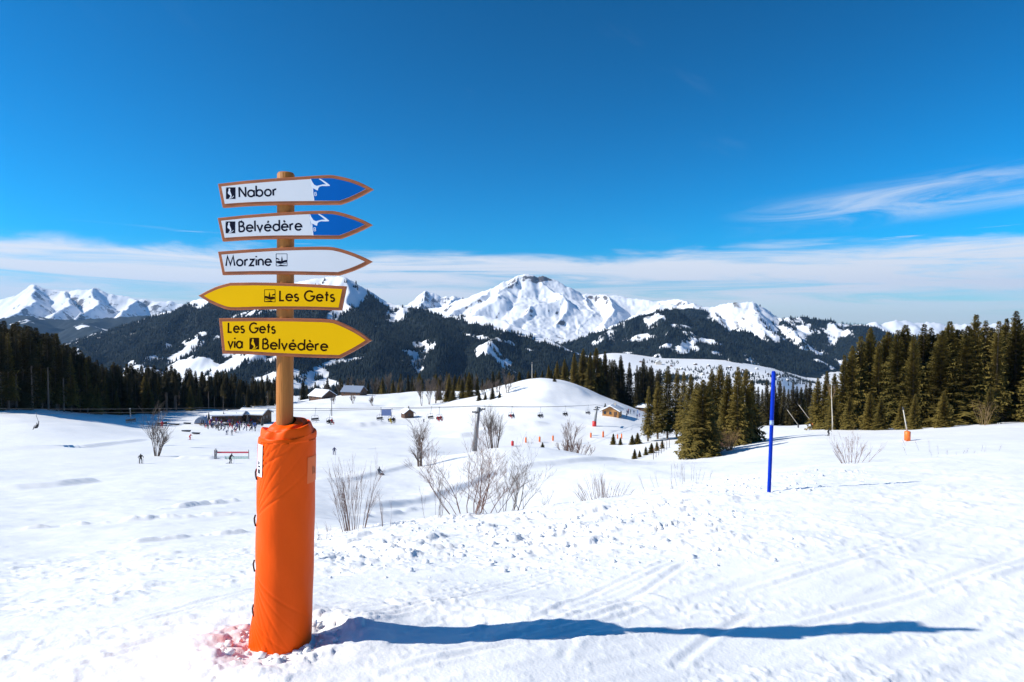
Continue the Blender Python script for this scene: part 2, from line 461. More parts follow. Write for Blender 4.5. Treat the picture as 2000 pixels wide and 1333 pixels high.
# rubbed-off red dye in the snow beside the pad
STAIN = P(440, 1225, 4.62)
def stain_mask(cx, cy, rad):
    vm = n_.new('ShaderNodeVectorMath'); vm.operation = 'DISTANCE'
    sp = n_.new('ShaderNodeSeparateXYZ'); l_.new(tc.outputs['Object'], sp.inputs[0])
    cb = n_.new('ShaderNodeCombineXYZ'); l_.new(sp.outputs[0], cb.inputs[0]); l_.new(sp.outputs[1], cb.inputs[1])
    l_.new(cb.outputs[0], vm.inputs[0]); vm.inputs[1].default_value = (cx, cy, 0)
    mr = n_.new('ShaderNodeMapRange'); mr.interpolation_type = 'SMOOTHSTEP'
    l_.new(vm.outputs['Value'], mr.inputs[0]); mr.inputs[1].default_value = rad; mr.inputs[2].default_value = rad * .15
    return mr.outputs[0]
ma = n_.new('ShaderNodeMath'); ma.operation = 'MAXIMUM'
l_.new(stain_mask(STAIN.x, STAIN.y + .05, .36), ma.inputs[0]); l_.new(stain_mask(STAIN.x + .25, STAIN.y + .22, .26), ma.inputs[1])
t3 = n_.new('ShaderNodeTexNoise'); t3.inputs['Scale'].default_value = 7; t3.inputs['Detail'].default_value = 4; t3.inputs['Distortion'].default_value = 1.0
l_.new(tc.outputs['Object'], t3.inputs[0])
mr3 = n_.new('ShaderNodeMapRange'); l_.new(t3.outputs[0], mr3.inputs[0]); mr3.inputs[1].default_value = .42; mr3.inputs[2].default_value = .66
mm = n_.new('ShaderNodeMath'); mm.operation = 'MULTIPLY'; l_.new(ma.outputs[0], mm.inputs[0]); l_.new(mr3.outputs[0], mm.inputs[1])
mm2 = n_.new('ShaderNodeMath'); mm2.operation = 'MULTIPLY'; mm2.inputs[1].default_value = .75; l_.new(mm.outputs[0], mm2.inputs[0])
mx = n_.new('ShaderNodeMixRGB'); l_.new(mm2.outputs[0], mx.inputs[0]); l_.new(cr.outputs[0], mx.inputs[1]); mx.inputs[2].default_value = (.82, .36, .33, 1)
l_.new(mx.outputs[0], b_.inputs['Base Color'])
t2 = n_.new('ShaderNodeTexNoise'); t2.inputs['Scale'].default_value = 45; t2.inputs['Detail'].default_value = 5
l_.new(tc.outputs['Object'], t2.inputs[0])
bp = n_.new('ShaderNodeBump'); bp.inputs['Strength'].default_value = .35; bp.inputs['Distance'].default_value = .012
l_.new(t2.outputs[0], bp.inputs['Height']); l_.new(bp.outputs[0], b_.inputs['Normal'])

az_front = np.linspace(-math.radians(44), math.radians(44), 660)
az_rest = np.linspace(math.radians(44), 2 * math.pi - math.radians(44), 62)[1:-1]
AZ = np.concatenate([az_front, az_rest])
RR = np.concatenate([[.01, .5, 1.0, 1.6, 2.2], np.geomspace(2.7, 34, 470), np.geomspace(34.5, 560, 250), np.geomspace(580, 24000, 70)])
azw = (AZ + math.pi) % (2 * math.pi) - math.pi
rk, zk = base_cols(azw)
ZZ = np.stack([pchip(rk[i], zk[i], RR) for i in range(len(AZ))], 0)
XX = np.sin(azw)[:, None] * RR[None]; YY = np.cos(azw)[:, None] * RR[None]
ZZ = ZZ + detail(XX.ravel(), YY.ravel()).reshape(XX.shape)
na, nr = XX.shape
V = np.stack([XX, YY, ZZ], -1).reshape(-1, 3)
ia = np.arange(na)[:, None]; ir = np.arange(nr - 1)[None]
ib = (ia + 1) % na
Q = np.stack([ia * nr + ir, ia * nr + ir + 1, ib * nr + ir + 1, ib * nr + ir], -1).reshape(-1, 4)[:, ::-1]
Q = Q[:, ::-1] if False else Q
g = obj('ground', mesh_np('ground', V, Q, m_snow))
tag(g, 'white groomed snow slope falling away into the valley', kind='structure')
# ------------------------------------------------------------------ far mountains, each a real ridge-and-spur relief
def mountain_mat(name, snow=(.84, .86, .90), forest=(.012, .019, .020), rock=(.13, .12, .12), fs=.02):
    m, n, l, b = new_mat(name)
    b.inputs['Roughness'].default_value = .8; b.inputs['Specular IOR Level'].default_value = .15
    tc = n.new('ShaderNodeTexCoord')
    def nz(sc, det=6):
        t = n.new('ShaderNodeTexNoise'); t.inputs['Scale'].default_value = sc; t.inputs['Detail'].default_value = det
        l.new(tc.outputs['Object'], t.inputs[0]); return t.outputs[0]
    def attr(a):
        t = n.new('ShaderNodeAttribute'); t.attribute_name = a; return t.outputs['Fac']
    def thr(a, noise, w=.10):
        s = n.new('ShaderNodeMath'); s.operation = 'ADD'; l.new(a, s.inputs[0])
        q = n.new('ShaderNodeMath'); q.operation = 'MULTIPLY_ADD'; l.new(noise, q.inputs[0]); q.inputs[1].default_value = .9; q.inputs[2].default_value = -.45
        l.new(q.outputs[0], s.inputs[1])
        r = n.new('ShaderNodeMapRange'); r.interpolation_type = 'SMOOTHSTEP'; l.new(s.outputs[0], r.inputs[0])
        r.inputs[1].default_value = .5 - w; r.inputs[2].default_value = .5 + w
        return r.outputs[0]
    m1 = n.new('ShaderNodeMixRGB'); m1.inputs[1].default_value = (*snow, 1); m1.inputs[2].default_value = (*rock, 1)
    l.new(thr(attr('rock'), nz(fs * .6)), m1.inputs[0])
    m2 = n.new('ShaderNodeMixRGB'); l.new(m1.outputs[0], m2.inputs[1]); m2.inputs[2].default_value = (*forest, 1)
    l.new(thr(attr('forest'), nz(fs)), m2.inputs[0])
    l.new(m2.outputs[0], b.inputs['Base Color'])
    return m
def mountain(name, label, ridges, pr, dr, k, D0, k2, amp, nsc, nu, nd, cover, matl, seed, back=1.0):
    """ridges: polylines of (px, py, depth); height = the highest ridge minus a slope times the distance to it"""
    us = np.linspace((pr[0] - 1000) / F, (pr[1] - 1000) / F, nu)
    ds = np.geomspace(dr[0], dr[1], nd)
    U, D = np.meshgrid(us, ds, indexing='ij')
    X, Y = U * D, D
    # warp so the flanks are not straight
    wx = X + (fbm(X / nsc, Y / nsc, seed, 4) - .5) * nsc * .55
    wy = Y + (fbm(X / nsc, Y / nsc, seed + 50, 4) - .5) * nsc * .55
    Z = np.full(X.shape, -2000.0)
    for rd in ridges:
        pts = [P(a, b, d) for a, b, d in rd]
        for p, q in zip(pts[:-1], pts[1:]):
            dx, dy = q.x - p.x, q.y - p.y; l2 = dx*dx + dy*dy + 1e-6
            t = np.clip(((wx - p.x) * dx + (wy - p.y) * dy) / l2, 0, 1)
            dist = np.hypot(wx - p.x - t * dx, wy - p.y - t * dy)
            zz = p.z + t * (q.z - p.z) - np.where(dist < D0, k * dist, k * D0 + k2 * (dist - D0))
            Z = np.maximum(Z, zz)
    rid = 1 - np.abs(2 * fbm(X / (nsc * .55), Y / (nsc * .8), seed + 9, 5, .55) - 1)
    rid2 = 1 - np.abs(2 * fbm(X / (nsc * .17), Y / (nsc * .30), seed + 29, 5, .6) - 1)
    Z += amp * (rid - .75) + amp * .55 * (rid2 - .75) + amp * .35 * (fbm(X / (nsc * .12), Y / (nsc * .12), seed + 5, 4) - .5)
    px, py = proj(X, Y, Z)
    crest = ridges[0]
    cpx = [c[0] for c in crest]; cpy = np.interp(px, cpx, [c[1] for c in crest]); cd = np.interp(px, cpx, [c[2] for c in crest])
    gx, gd = np.gradient(Z, axis=0) / np.maximum(np.gradient(X, axis=0), 1e-3), np.gradient(Z, axis=1) / np.gradient(D, axis=1)
    slope = np.hypot(gx, gd)
    fo, ro = cover(px, py, cpy, X, Y, Z, slope)
    fo = np.where(Y > cd * 1.03, 0 * fo, fo)
    V = np.stack([X, Y, Z], -1).reshape(-1, 3)
    i = np.arange(nu - 1)[:, None]; j = np.arange(nd - 1)[None]
    Q = np.stack([i*nd+j, (i+1)*nd+j, (i+1)*nd+j+1, i*nd+j+1], -1).reshape(-1, 4)
    me = mesh_np(name, V, Q, matl)
    point_attr(me, 'forest', fo); point_attr(me, 'rock', ro)
    o = obj(name, me)
    tag(o, label, kind='structure')
    return dict(us=us, ds=ds, Z=Z, fo=fo)
def far_forest(name, label, mt, count, h, seed, matl, fmin=.42):
    rng = np.random.default_rng(seed)
    us, ds, Z, fo = mt['us'], mt['ds'], mt['Z'], mt['fo']
    # sample cells by area where the wood stands
    lu, ld = math.log(ds[0]), math.log(ds[-1])
    n = count * 6
    u = rng.uniform(us[0], us[-1], n); d = np.exp(rng.uniform(ld and lu, ld, n))
    fi = (u - us[0]) / (us[1] - us[0]); fj = (np.log(d) - lu) / (math.log(ds[1] / ds[0]))
    i = np.clip(fi.astype(int), 0, len(us) - 2); j = np.clip(fj.astype(int), 0, len(ds) - 2)
    a, b = fi - i, fj - j
    bil = lambda A: (A[i,j]*(1-a)*(1-b) + A[i+1,j]*a*(1-b) + A[i,j+1]*(1-a)*b + A[i+1,j+1]*a*b)
    f = bil(fo); z = bil(Z)
    cl = fbm(u * d / 60, d / 60, seed + 3, 3) - .5
    keep = np.nonzero((f + cl * 1.5 > fmin) & (z > -420))[0][:count]
    x, y, z = (u * d)[keep], d[keep], z[keep]
    m = len(keep)
    hh = h * rng.uniform(.6, 1.25, m); rr = hh * rng.uniform(.16, .24, m); ph = rng.uniform(0, 6.28, m)
    S = 5
    vs = np.zeros((m, S * 2 + 1, 3)); 
    for k in range(S):
        w = ph + 2 * math.pi * k / S
        jit = rng.uniform(.75, 1.2, m)
        vs[:, k] = np.stack([x + rr * jit * np.cos(w), y + rr * jit * np.sin(w), z - 2 + 0 * x], -1)
        jit = rng.uniform(.6, 1.3, m)
        vs[:, S + k] = np.stack([x + .62 * rr * jit * np.cos(w + .5), y + .62 * rr * jit * np.sin(w + .5), z + .42 * hh * rng.uniform(.8, 1.2, m)], -1)
    vs[:, 2 * S] = np.stack([x, y, z + hh], -1)
    tri = []
    for k in range(S):
        k2 = (k + 1) % S
        tri += [(k, k2, S + k), (k2, S + k2, S + k), (S + k, S + k2, 2 * S)]
    tri = np.array(tri)
    T = (tri[None] + (np.arange(m) * (2 * S + 1))[:, None, None]).reshape(-1, 3)
    o = obj(name, mesh_np(name, vs.reshape(-1, 3), T, matl, smooth=False))
    tag(o, label, 'forest', kind='stuff')
    return o
m_mtn = mountain_mat('mountain_cover')
m_mtn_near = mountain_mat('forested_hill_cover', fs=.012)
m_farwood = mat('far_spruce_needles', (.013, .020, .019), .8, .65, .016, spec=.1)

def ell(px, py, cx, cy, rx, ry, rot=0.0):
    c, s = math.cos(rot), math.sin(rot)
    a, b = (px - cx) * c + (py - cy) * s, -(px - cx) * s + (py - cy) * c
    return np.clip(1.5 - np.hypot(a / rx, b / ry), 0, 1)

# far left snowy range
def cov1(px, py, cpy, X, Y, Z, sl):
    n = fbm(X / 300, Y / 300, 71, 4)
    ro = sstep(.55, 1.1, sl) * .45 + (n - .5) * .7
    fo = sstep(612, 640, py + (n - .5) * 30) * .7
    return fo, ro
mountain('snow_range', 'distant snowy range with a pointed peak at the left edge',
    [[(-420, 600, 15000), (-200, 590, 15000), (-60, 603, 15000), (0, 586, 14800), (40, 571, 14600), (74, 555, 14500), (92, 561, 14500), (130, 567, 14500), (190, 567, 14500), (205, 563, 14500), (232, 573, 14500), (275, 584, 14500), (320, 590, 14500), (360, 592, 14500), (420, 588, 15000), (560, 585, 15000), (700, 590, 15000)],
     [(74, 555, 14500), (70, 580, 13600), (40, 606, 12600), (20, 625, 12000)], [(205, 563, 14500), (200, 585, 13600), (180, 608, 12700), (150, 625, 12200)],
     [(130, 567, 14500), (140, 592, 13300), (120, 618, 12300)], [(275, 584, 14500), (260, 603, 13600), (255, 622, 12500)], [(0, 586, 14800), (-20, 610, 13400), (-30, 630, 12500)]],
    (-420, 720), (11000, 17500), .90, 900, .40, 95, 1300, 420, 150, cov1, m_mtn, 11)
# bluish wooded foothills left, with open pastures
def cov2(px, py, cpy, X, Y, Z, sl):
    n = fbm(X / 380, Y / 380, 171, 4)
    return sstep(.40, .52, n + .08) , np.zeros_like(n)
mt2 = mountain('wooded_foothills', 'low wooded foothills with snowy pastures at the left',
    [[(-420, 632, 9000), (-100, 628, 9000), (0, 622, 9000), (60, 618, 9000), (120, 625, 9000), (190, 624, 9000), (260, 618, 9000), (330, 618, 9000), (420, 622, 9000)],
     [(60, 618, 9000), (40, 640, 7500)], [(190, 624, 9000), (180, 645, 7500)], [(-100, 628, 9000), (-120, 650, 7500)], [(320, 618, 9000), (300, 640, 7500)]],
    (-420, 440), (5800, 10500), .35, 500, .22, 60, 900, 260, 110, cov2, m_mtn, 12)
# main white massif
def cov5(px, py, cpy, X, Y, Z, sl):
    n = fbm(X / 260, Y / 260, 271, 5)
    ro = sstep(.85, 1.35, sl) * .45 + (n - .54) * .7 + .12 * sstep(.45, .6, fbm(X / 60, Y / 60, 277, 3)) + .55 * ell(px, py, 1042, 546, 26, 8) + .3 * ell(px, py, 1085, 553, 30, 4, .5) + .3 * ell(px, py, 1000, 556, 14, 7, -.6) + .25 * ell(px, py, 1110, 655, 45, 20) + .15 * ell(px, py, 1150, 585, 60, 8)
    fo = sstep(655, 690, py + (n - .5) * 40) * .8
    return fo, ro
mountain('white_massif', 'broad white snow massif with a rocky summit in the centre',
    [[(560, 640, 10000), (700, 625, 9800), (790, 612, 9600), (862, 600, 9400), (900, 582, 9300), (950, 563, 9200), (985, 549, 9200), (1010, 540, 9200), (1030, 537, 9200), (1045, 541, 9200), (1062, 540, 9200), (1085, 546, 9200), (1105, 561, 9200), (1130, 574, 9200), (1180, 572, 9000), (1222, 583, 9000), (1280, 589, 9000), (1320, 586, 8800), (1350, 590, 8600), (1400, 602, 8500), (1500, 625, 8500), (1620, 650, 8500)],
     [(1010, 540, 9200), (990, 562, 8800), (965, 590, 8300), (930, 615, 7900), (900, 640, 7500)],
     [(1050, 541, 9200), (1075, 570, 8800), (1098, 580, 8500), (1104, 610, 8100), (1090, 640, 7700), (1080, 665, 7400)],
     [(1098, 580, 8500), (1040, 600, 8200), (1010, 625, 7800)],
     [(1180, 572, 9000), (1190, 605, 8300), (1200, 640, 7700)], [(1280, 589, 9000), (1280, 615, 8400), (1290, 640, 7800)],
     [(1130, 574, 9200), (1150, 610, 8400), (1140, 650, 7600)], [(950, 563, 9200), (925, 595, 8700), (890, 618, 8200)], [(1350, 590, 8600), (1360, 620, 8000)]],
    (560, 1640), (6800, 11000), .80, 420, .38, 48, 760, 560, 200, cov5, m_mtn, 15)
# small white peak between
mountain('white_peak', 'small sharp white peak left of the massif',
    [[(740, 615, 12000), (795, 590, 12000), (815, 576, 12000), (832, 569, 12000), (846, 573, 12000), (862, 580, 12000), (880, 577, 12000), (896, 583, 12000), (960, 605, 12000)],
     [(832, 569, 12000), (826, 590, 11400), (815, 610, 10900)], [(880, 577, 12000), (876, 598, 11300)]],
    (720, 980), (10600, 13200), .95, 500, .5, 90, 700, 160, 90, lambda px, py, cpy, X, Y, Z, sl: (0*px, sstep(.8, 1.3, sl)*.5 + (fbm(X/200, Y/200, 81, 4) - .5)*.8), m_mtn, 16)
# far right peaks
mountain('white_peak', 'tiny white peaks above the right forest',
    [[(1560, 645, 15000), (1660, 636, 15000), (1700, 634, 15000), (1718, 627, 15000), (1735, 634, 15000), (1752, 626, 15000), (1772, 623, 15000), (1786, 632, 15000), (1810, 630, 15000), (1860, 634, 15000), (2000, 632, 15000), (2300, 640, 15000)]],
    (1560, 2300), (13600, 16500), .8, 600, .4, 90, 900, 200, 60, lambda px, py, cpy, X, Y, Z, sl: (0*px, (fbm(X/300, Y/300, 82, 4) - .5)*.8), m_mtn, 17)
# the ski mountain on the right: open bowl above woods
def cov6(px, py, cpy, X, Y, Z, sl):
    n = fbm(X / 110, Y / 110, 371, 4)
    strk = fbm(X / 35, Y / 320, 372, 3)
    fo = np.ones_like(px) * .95
    bowl = sstep(1370, 1410, px) * sstep(1552, 1520, px) * sstep(672, 655, py + (px - 1440) * -.09)
    fo -= bowl * 1.0
    fo += bowl * .8 * sstep(.55, .62, strk) * sstep(1485, 1510, px)
    fo -= sstep(14, 4, py - cpy) * sstep(1460, 1420, px) * 1.1
    fo -= .75 * ell(px, py, 1560, 655, 22, 14) + .75 * ell(px, py, 1585, 683, 28, 8, .3) + .6 * ell(px, py, 1640, 648, 30, 10, .3) + .6 * ell(px, py, 1625, 665, 12, 26)
    fo -= .6 * ell(px, py, 1660, 634, 40, 5) + .6 * ell(px, py, 1440, 660, 40, 7)
    fo += (n - .5) * .7
    fo -= .55 * sstep(.62, .70, fbm(X / 220, Y / 330, 583, 4))
    return fo, np.zeros_like(px) + .1 + bowl * .35 * sstep(.52, .6, strk)
mt6 = mountain('ski_mountain', 'wooded ski mountain with an open white bowl at the right',
    [[(1180, 640, 6800), (1240, 610, 6700), (1300, 596, 6600), (1350, 591, 6500), (1395, 602, 6500), (1440, 594, 6400), (1465, 593, 6400), (1490, 600, 6350), (1530, 617, 6300), (1600, 624, 6300), (1660, 631, 6300), (1710, 644, 6300), (1760, 655, 6300), (1850, 662, 6300), (2000, 668, 6300), (2300, 670, 6300)],
     [(1465, 593, 6400), (1475, 640, 5700), (1500, 690, 5100), (1530, 740, 4600)], [(1530, 617, 6300), (1560, 660, 5600), (1590, 720, 4900)],
     [(1660, 631, 6300), (1680, 690, 5300), (1690, 740, 4800)], [(1395, 602, 6500), (1390, 640, 5900)], [(1850, 662, 6300), (1850, 720, 5200)]],
    (1180, 2300), (4400, 7400), .62, 500, .40, 55, 560, 460, 170, cov6, m_mtn_near, 18)
far_forest('far_forest', 'dark spruce woods on the flanks of the ski mountain', mt6, 17000, 28, 5, m_farwood)
# dark wooded spur in front of the massif
def cov6b(px, py, cpy, X, Y, Z, sl):
    n = fbm(X / 110, Y / 110, 471, 4)
    fo = np.ones_like(px)
    for e in ((1250, 660, 30, 7, -.15), (1330, 638, 26, 4, .1), (1335, 681, 24, 9, 0), (1300, 676, 14, 4, -.3), (1385, 668, 30, 6, .2), (1400, 690, 16, 4, .2), (1225, 690, 12, 3, 0)):
        fo -= .9 * ell(px, py, *e)
    fo -= .5 * sstep(.62, .70, fbm(X / 200, Y / 300, 582, 4))
    return fo + (n - .5) * .75, 0 * px
mt6b = mountain('wooded_spur', 'dark wooded spur in front of the white massif',
    [[(1000, 720, 5600), (1060, 694, 5500), (1120, 668, 5400), (1200, 641, 5300), (1250, 622, 5200), (1300, 609, 5200), (1325, 607, 5200), (1370, 622, 5200), (1420, 640, 5200), (1480, 665, 5200), (1560, 690, 5200), (1650, 720, 5200)],
     [(1310, 608, 5200), (1300, 650, 4800), (1280, 690, 4500)], [(1200, 641, 5300), (1180, 680, 4800)], [(1420, 640, 5200), (1420, 680, 4700), (1430, 715, 4300)]],
    (1000, 1650), (4000, 6200), .6, 350, .45, 50, 460, 300, 150, cov6b, m_mtn_near, 19)
far_forest('far_forest', 'dark spruce woods on the spur below the white massif', mt6b, 12000, 26, 6, m_farwood)
# big dark hill behind the signs
def cov3(px, py, cpy, X, Y, Z, sl):
    n = fbm(X / 90, Y / 90, 571, 4)
    bandw = np.interp(px, [150, 200, 300, 390, 430, 600, 650, 700, 730, 800, 2000], [8, 8, 9, 10, 4, 40, 62, 62, 4, 2, 0])
    fo = sstep(-4, 6, (py - cpy) - bandw + (n - .5) * 26)
    fo = np.where((px > 690) & (px < 735) & (py - cpy > 14), fo * .9 + .1, fo)
    for e in ((660, 600, 16, 34, .45), (775, 610, 22, 24, .9), (445, 690, 18, 6, -.5), (465, 650, 22, 8, -.5), (425, 662, 12, 6, -.3), (395, 652, 8, 4, 0), (500, 610, 60, 6, -.2), (328, 651, 3, 6, 0),
              (380, 712, 46, 10, -.2), (350, 697, 30, 6, -.3), (480, 705, 36, 8, -.35), (440, 722, 30, 8, -.35), (560, 742, 70, 22, 0), (660, 706, 26, 6, -.15), (628, 722, 18, 12, 0), (700, 702, 20, 5, -.2), (640, 752, 40, 8, 0),
              (945, 662, 18, 5, .15), (920, 655, 26, 3, .2), (990, 668, 20, 3, .3), (950, 628, 50, 7, .35), (1010, 645, 40, 6, .4), (880, 612, 40, 6, .35), (790, 685, 8, 3, 0), (1030, 684, 14, 3, 0), (735, 640, 6, 3, 0)):
        fo -= .8 * ell(px, py, *e)
    fo -= .75 * sstep(.60, .68, fbm(X / 170, Y / 240, 581, 4)) * sstep(620, 680, py)
    sparse = ell(px, py, 960, 636, 110, 20, .35)
    fo -= sparse * .35 * sstep(.42, .6, fbm(X / 45, Y / 45, 577, 3))
    return fo + (n - .5) * .5, 0 * px
mt3 = mountain('wooded_hill', 'big dark wooded hill with a bare white summit behind the signs',
    [[(120, 668, 5300), (170, 649, 5200), (220, 629, 5000), (300, 604, 4800), (390, 587, 4600), (500, 570, 4500), (600, 549, 4400), (655, 539, 4350), (690, 537, 4300), (722, 553, 4300), (755, 573, 4300), (785, 590, 4300), (830, 597, 4300), (900, 619, 4200), (960, 634, 4100), (1020, 652, 4000), (1080, 672, 3900), (1140, 698, 3800), (1220, 730, 3700)],
     [(700, 540, 4300), (722, 600, 3900), (735, 650, 3550), (750, 720, 3150)], [(390, 587, 4600), (330, 650, 4000), (300, 715, 3400)],
     [(550, 560, 4450), (520, 630, 3800), (500, 700, 3250)], [(655, 539, 4350), (640, 620, 3750), (620, 700, 3200)],
     [(830, 597, 4300), (850, 655, 3700), (850, 730, 3100)], [(960, 634, 4100), (980, 690, 3500), (975, 745, 3050)], [(220, 629, 5000), (180, 690, 4000), (160, 730, 3500)]],
    (60, 1240), (2750, 5600), .62, 380, .46, 40, 860, 360, 130, cov3, m_mtn_near, 20)
far_forest('far_forest', 'dark spruce woods covering the hill behind the signs', mt3, 34000, 24, 7, m_farwood)
# ------------------------------------------------------------------ the signpost
m_post = mat('turned_pine_post', (.41, .155, .034), .55, .25, 3.0, .3, 14, (7, 7, .6), spec=.2)
m_frame = mat('stained_wood_edge', (.36, .10, .026), .5, .25, 6.0, .2, 30, (1.2, 6, 6))
m_face_w = mat('white_sign_face', (.74, .75, .76), .5, .03, 3.0, spec=.2)
m_face_y = mat('yellow_sign_face', (.97, .53, .0), .55, .03, 3.0, spec=.08)
m_ink = mat('dark_ink', (.010, .012, .026), .7, .1, 10, spec=.03)
m_ink_b = mat('brown_black_ink', (.036, .012, .003), .7, .1, 10, spec=.03)
m_blue = mat('blue_sign_film', (.0, .118, .44), .55, .04, 4, spec=.06)
m_white_ink = mat('white_sign_film', (.80, .82, .86), .4, .03, 4)
BD = 4.53                                   # depth of the board faces
YAW = math.radians(-1.5)
AX = Vector((POST.x, 4.60, 0))              # post axis
sign = empty('signpost', (POST.x, 4.60, ground(POST.x, 4.60) - .02))
tag(sign, 'tall wooden signpost with five arrow boards and orange padding in the foreground', 'signpost')
Si = sign.location.copy()
def S(px, py, off=0.0):
    """photo pixel on the board plane -> local point of the signpost, off = how far in front of the plane"""
    p = P(px, py, BD)
    x = p.x - AX.x; y = BD - AX.y - off
    c, s = math.cos(YAW), math.sin(YAW)
    return Vector((x * c - y * s, x * s + y * c, p.z - Si.z))
ZM = 400 / 1333.0
def Zc(pts): return [(370 + a * ZM, 310 + b * ZM) for a, b in pts]     # coordinates read off the enlarged sign
def smooth_path(pts, n=6):
    """Catmull-Rom through open pts"""
    out = []
    P0 = [pts[0]] + list(pts) + [pts[-1]]
    for i in range(len(pts) - 1):
        a, b, c, d = (np.array(q, float) for q in P0[i:i + 4])
        for k in range(n):
            t = k / n
            out.append(tuple(.5 * ((2*b) + (c-a)*t + (2*a-5*b+4*c-d)*t*t + (3*b-a-3*c+d)*t**3)))
    out.append(tuple(pts[-1]))
    return out
def plate(name, outline, front, thick, m, parent, bevel=0.0):
    """a flat board with the outline (photo pixels), its front face 'front' m before the plane, thick m deep"""
    mb = MB(); n = len(outline)
    cx = sum(p[0] for p in outline) / n; cy = sum(p[1] for p in outline) / n
    fr = [S(px, py, front) for px, py in outline]; bk = [S(px, py, front - thick) for px, py in outline]
    if bevel:
        inn = inset(outline, bevel)
        top = [S(px, py, front) for px, py in inn]; fr = [S(px, py, front - .005) for px, py in outline]
        mb.add(top + fr + bk, [tuple(range(n))] + [tuple(range(3*n-1, 2*n-1, -1))] + [(i, n+i, n+(i+1) % n, (i+1) % n) for i in range(n)] + [(n+i, 2*n+i, 2*n+(i+1) % n, n+(i+1) % n) for i in range(n)])
    else:
        mb.add(fr + bk, [tuple(range(n))] + [tuple(range(2*n-1, n-1, -1))] + [(i, n+i, n+(i+1) % n, (i+1) % n) for i in range(n)])
    me = mb.mesh(name, m)
    bm = bmesh.new(); bm.from_mesh(me); bmesh.ops.recalc_face_normals(bm, faces=bm.faces)
    bmesh.ops.triangulate(bm, faces=[f for f in bm.faces if len(f.verts) > 4]); bm.to_mesh(me); bm.free()
    return obj(name, me, parent)
def inset(poly, w):
    """move every corner of the (clockwise on screen) polygon inwards by w pixels"""
    n = len(poly); out = []
    area = sum(poly[i][0]*poly[(i+1) % n][1] - poly[(i+1) % n][0]*poly[i][1] for i in range(n))
    sg = 1 if area > 0 else -1
    for i in range(n):
        a, b, c = (np.array(poly[j % n], float) for j in (i-1, i, i+1))
        e1 = (b-a) / (np.linalg.norm(b-a)+1e-9); e2 = (c-b) / (np.linalg.norm(c-b)+1e-9)
        n1 = np.array([-e1[1], e1[0]]) * sg; n2 = np.array([-e2[1], e2[0]]) * sg
        m = n1 + n2; m /= np.linalg.norm(m) + 1e-9
        q = b + m * w / max(.35, float(m @ n1))
        out.append((q[0], q[1]))
    P_ = np.array(poly, float); P2 = np.roll(P_, -1, 0)
    def clear(q):
        d = P2 - P_; t = np.clip(((q - P_) * d).sum(1) / ((d*d).sum(1) + 1e-9), 0, 1)
        return np.min(np.hypot(*(P_ + d*t[:, None] - q).T))
    return [q for q in out if clear(np.array(q)) > w * .93] if w > 2 else out
def ribbon(mb, path, w, front, mi=0):
    """flat stroke of width w pixels along path"""
    n = len(path); A = [np.array(p, float) for p in path]; L, Rr = [], []
    for i in range(n):
        t1 = A[i] - A[max(i-1, 0)]; t2 = A[min(i+1, n-1)] - A[i]
        t1 = t1 / (np.linalg.norm(t1)+1e-9) if i > 0 else t2 / (np.linalg.norm(t2)+1e-9)
        t2 = t2 / (np.linalg.norm(t2)+1e-9) if i < n-1 else t1
        nn = np.array([-(t1+t2)[1], (t1+t2)[0]]); nn /= np.linalg.norm(nn)+1e-9
        k = w / 2 / max(.45, float(nn @ np.array([-t1[1], t1[0]])))
        L.append(A[i] + nn*k); Rr.append(A[i] - nn*k)
    vs = [S(p[0], p[1], front) for p in L] + [S(p[0], p[1], front) for p in Rr]
    mb.add(vs, [(i, i+1, n+i+1, n+i) for i in range(n-1)], mi)
def arc(cx, cy, r, a0, a1, n=14, ry=None):
    ry = ry or r
    return [(cx + r*math.cos(math.radians(a0+(a1-a0)*i/n)), cy + ry*math.sin(math.radians(a0+(a1-a0)*i/n))) for i in range(n+1)]
XH = .64; RX = XH / 2
def o_(x=0): return arc(x + RX, RX, RX, 90, 450, 22)
GL = {
 'N': ([[(0,0),(0,1)], [(0,1),(.66,0)], [(.66,0),(.66,1)]], .66),
 'M': ([[(0,0),(.16,1),(.47,.12),(.78,1),(.94,0)]], .94),
 'B': ([[(0,0),(0,1)], [(0,1),(.22,1)]+arc(.22,.77,.23,90,-90,10)+[(0,.54)], [(0,.54),(.26,.54)]+arc(.26,.27,.27,90,-90,12)+[(0,0)]], .53),
 'L': ([[(0,1),(0,0),(.42,0)]], .42),
 'G': ([arc(.5,.5,.5,48,355,26)+[(1,.47),(.58,.47)]], 1.0),
 'a': ([o_(), [(XH,0),(XH,XH)]], XH), 'b': ([o_(), [(0,0),(0,1.08)]], XH), 'd': ([o_(), [(XH,0),(XH,1.08)]], XH), 'o': ([o_()], XH),
 'e': ([[(0.02,.34),(XH,.34)]+arc(RX,RX,RX,8,322,20)], XH), 'r': ([[(0,0),(0,XH)], arc(.24,.36,.24,175,70,6,.27)], .30), 'l': ([[(0,0),(0,1.08)]], 0),
 'v': ([[(0,XH),(.27,0),(.54,XH)]], .54), 'i': ([[(0,0),(0,XH)], [(0,.86),(0,.99)]], 0), 'z': ([[(0,XH),(.46,XH),(0,0),(.48,0)]], .48),
 'n': ([[(0,0),(0,XH)], arc(.25,.38,.25,180,0,10,.26)+[(.5,0)]], .5), 't': ([[(.17,0),(.17,.95)], [(0,XH),(.36,XH)]], .34),
 's': ([arc(.19,.48,.17,40,225,9)+arc(.20,.165,.19,50,-150,10)], .38), ' ': ([], .22)}
GL['é'] = (GL['e'][0] + [[(.30,.82),(.42,1.02)]], XH); GL['è'] = (GL['e'][0] + [[(.36,.82),(.22,1.02)]], XH)
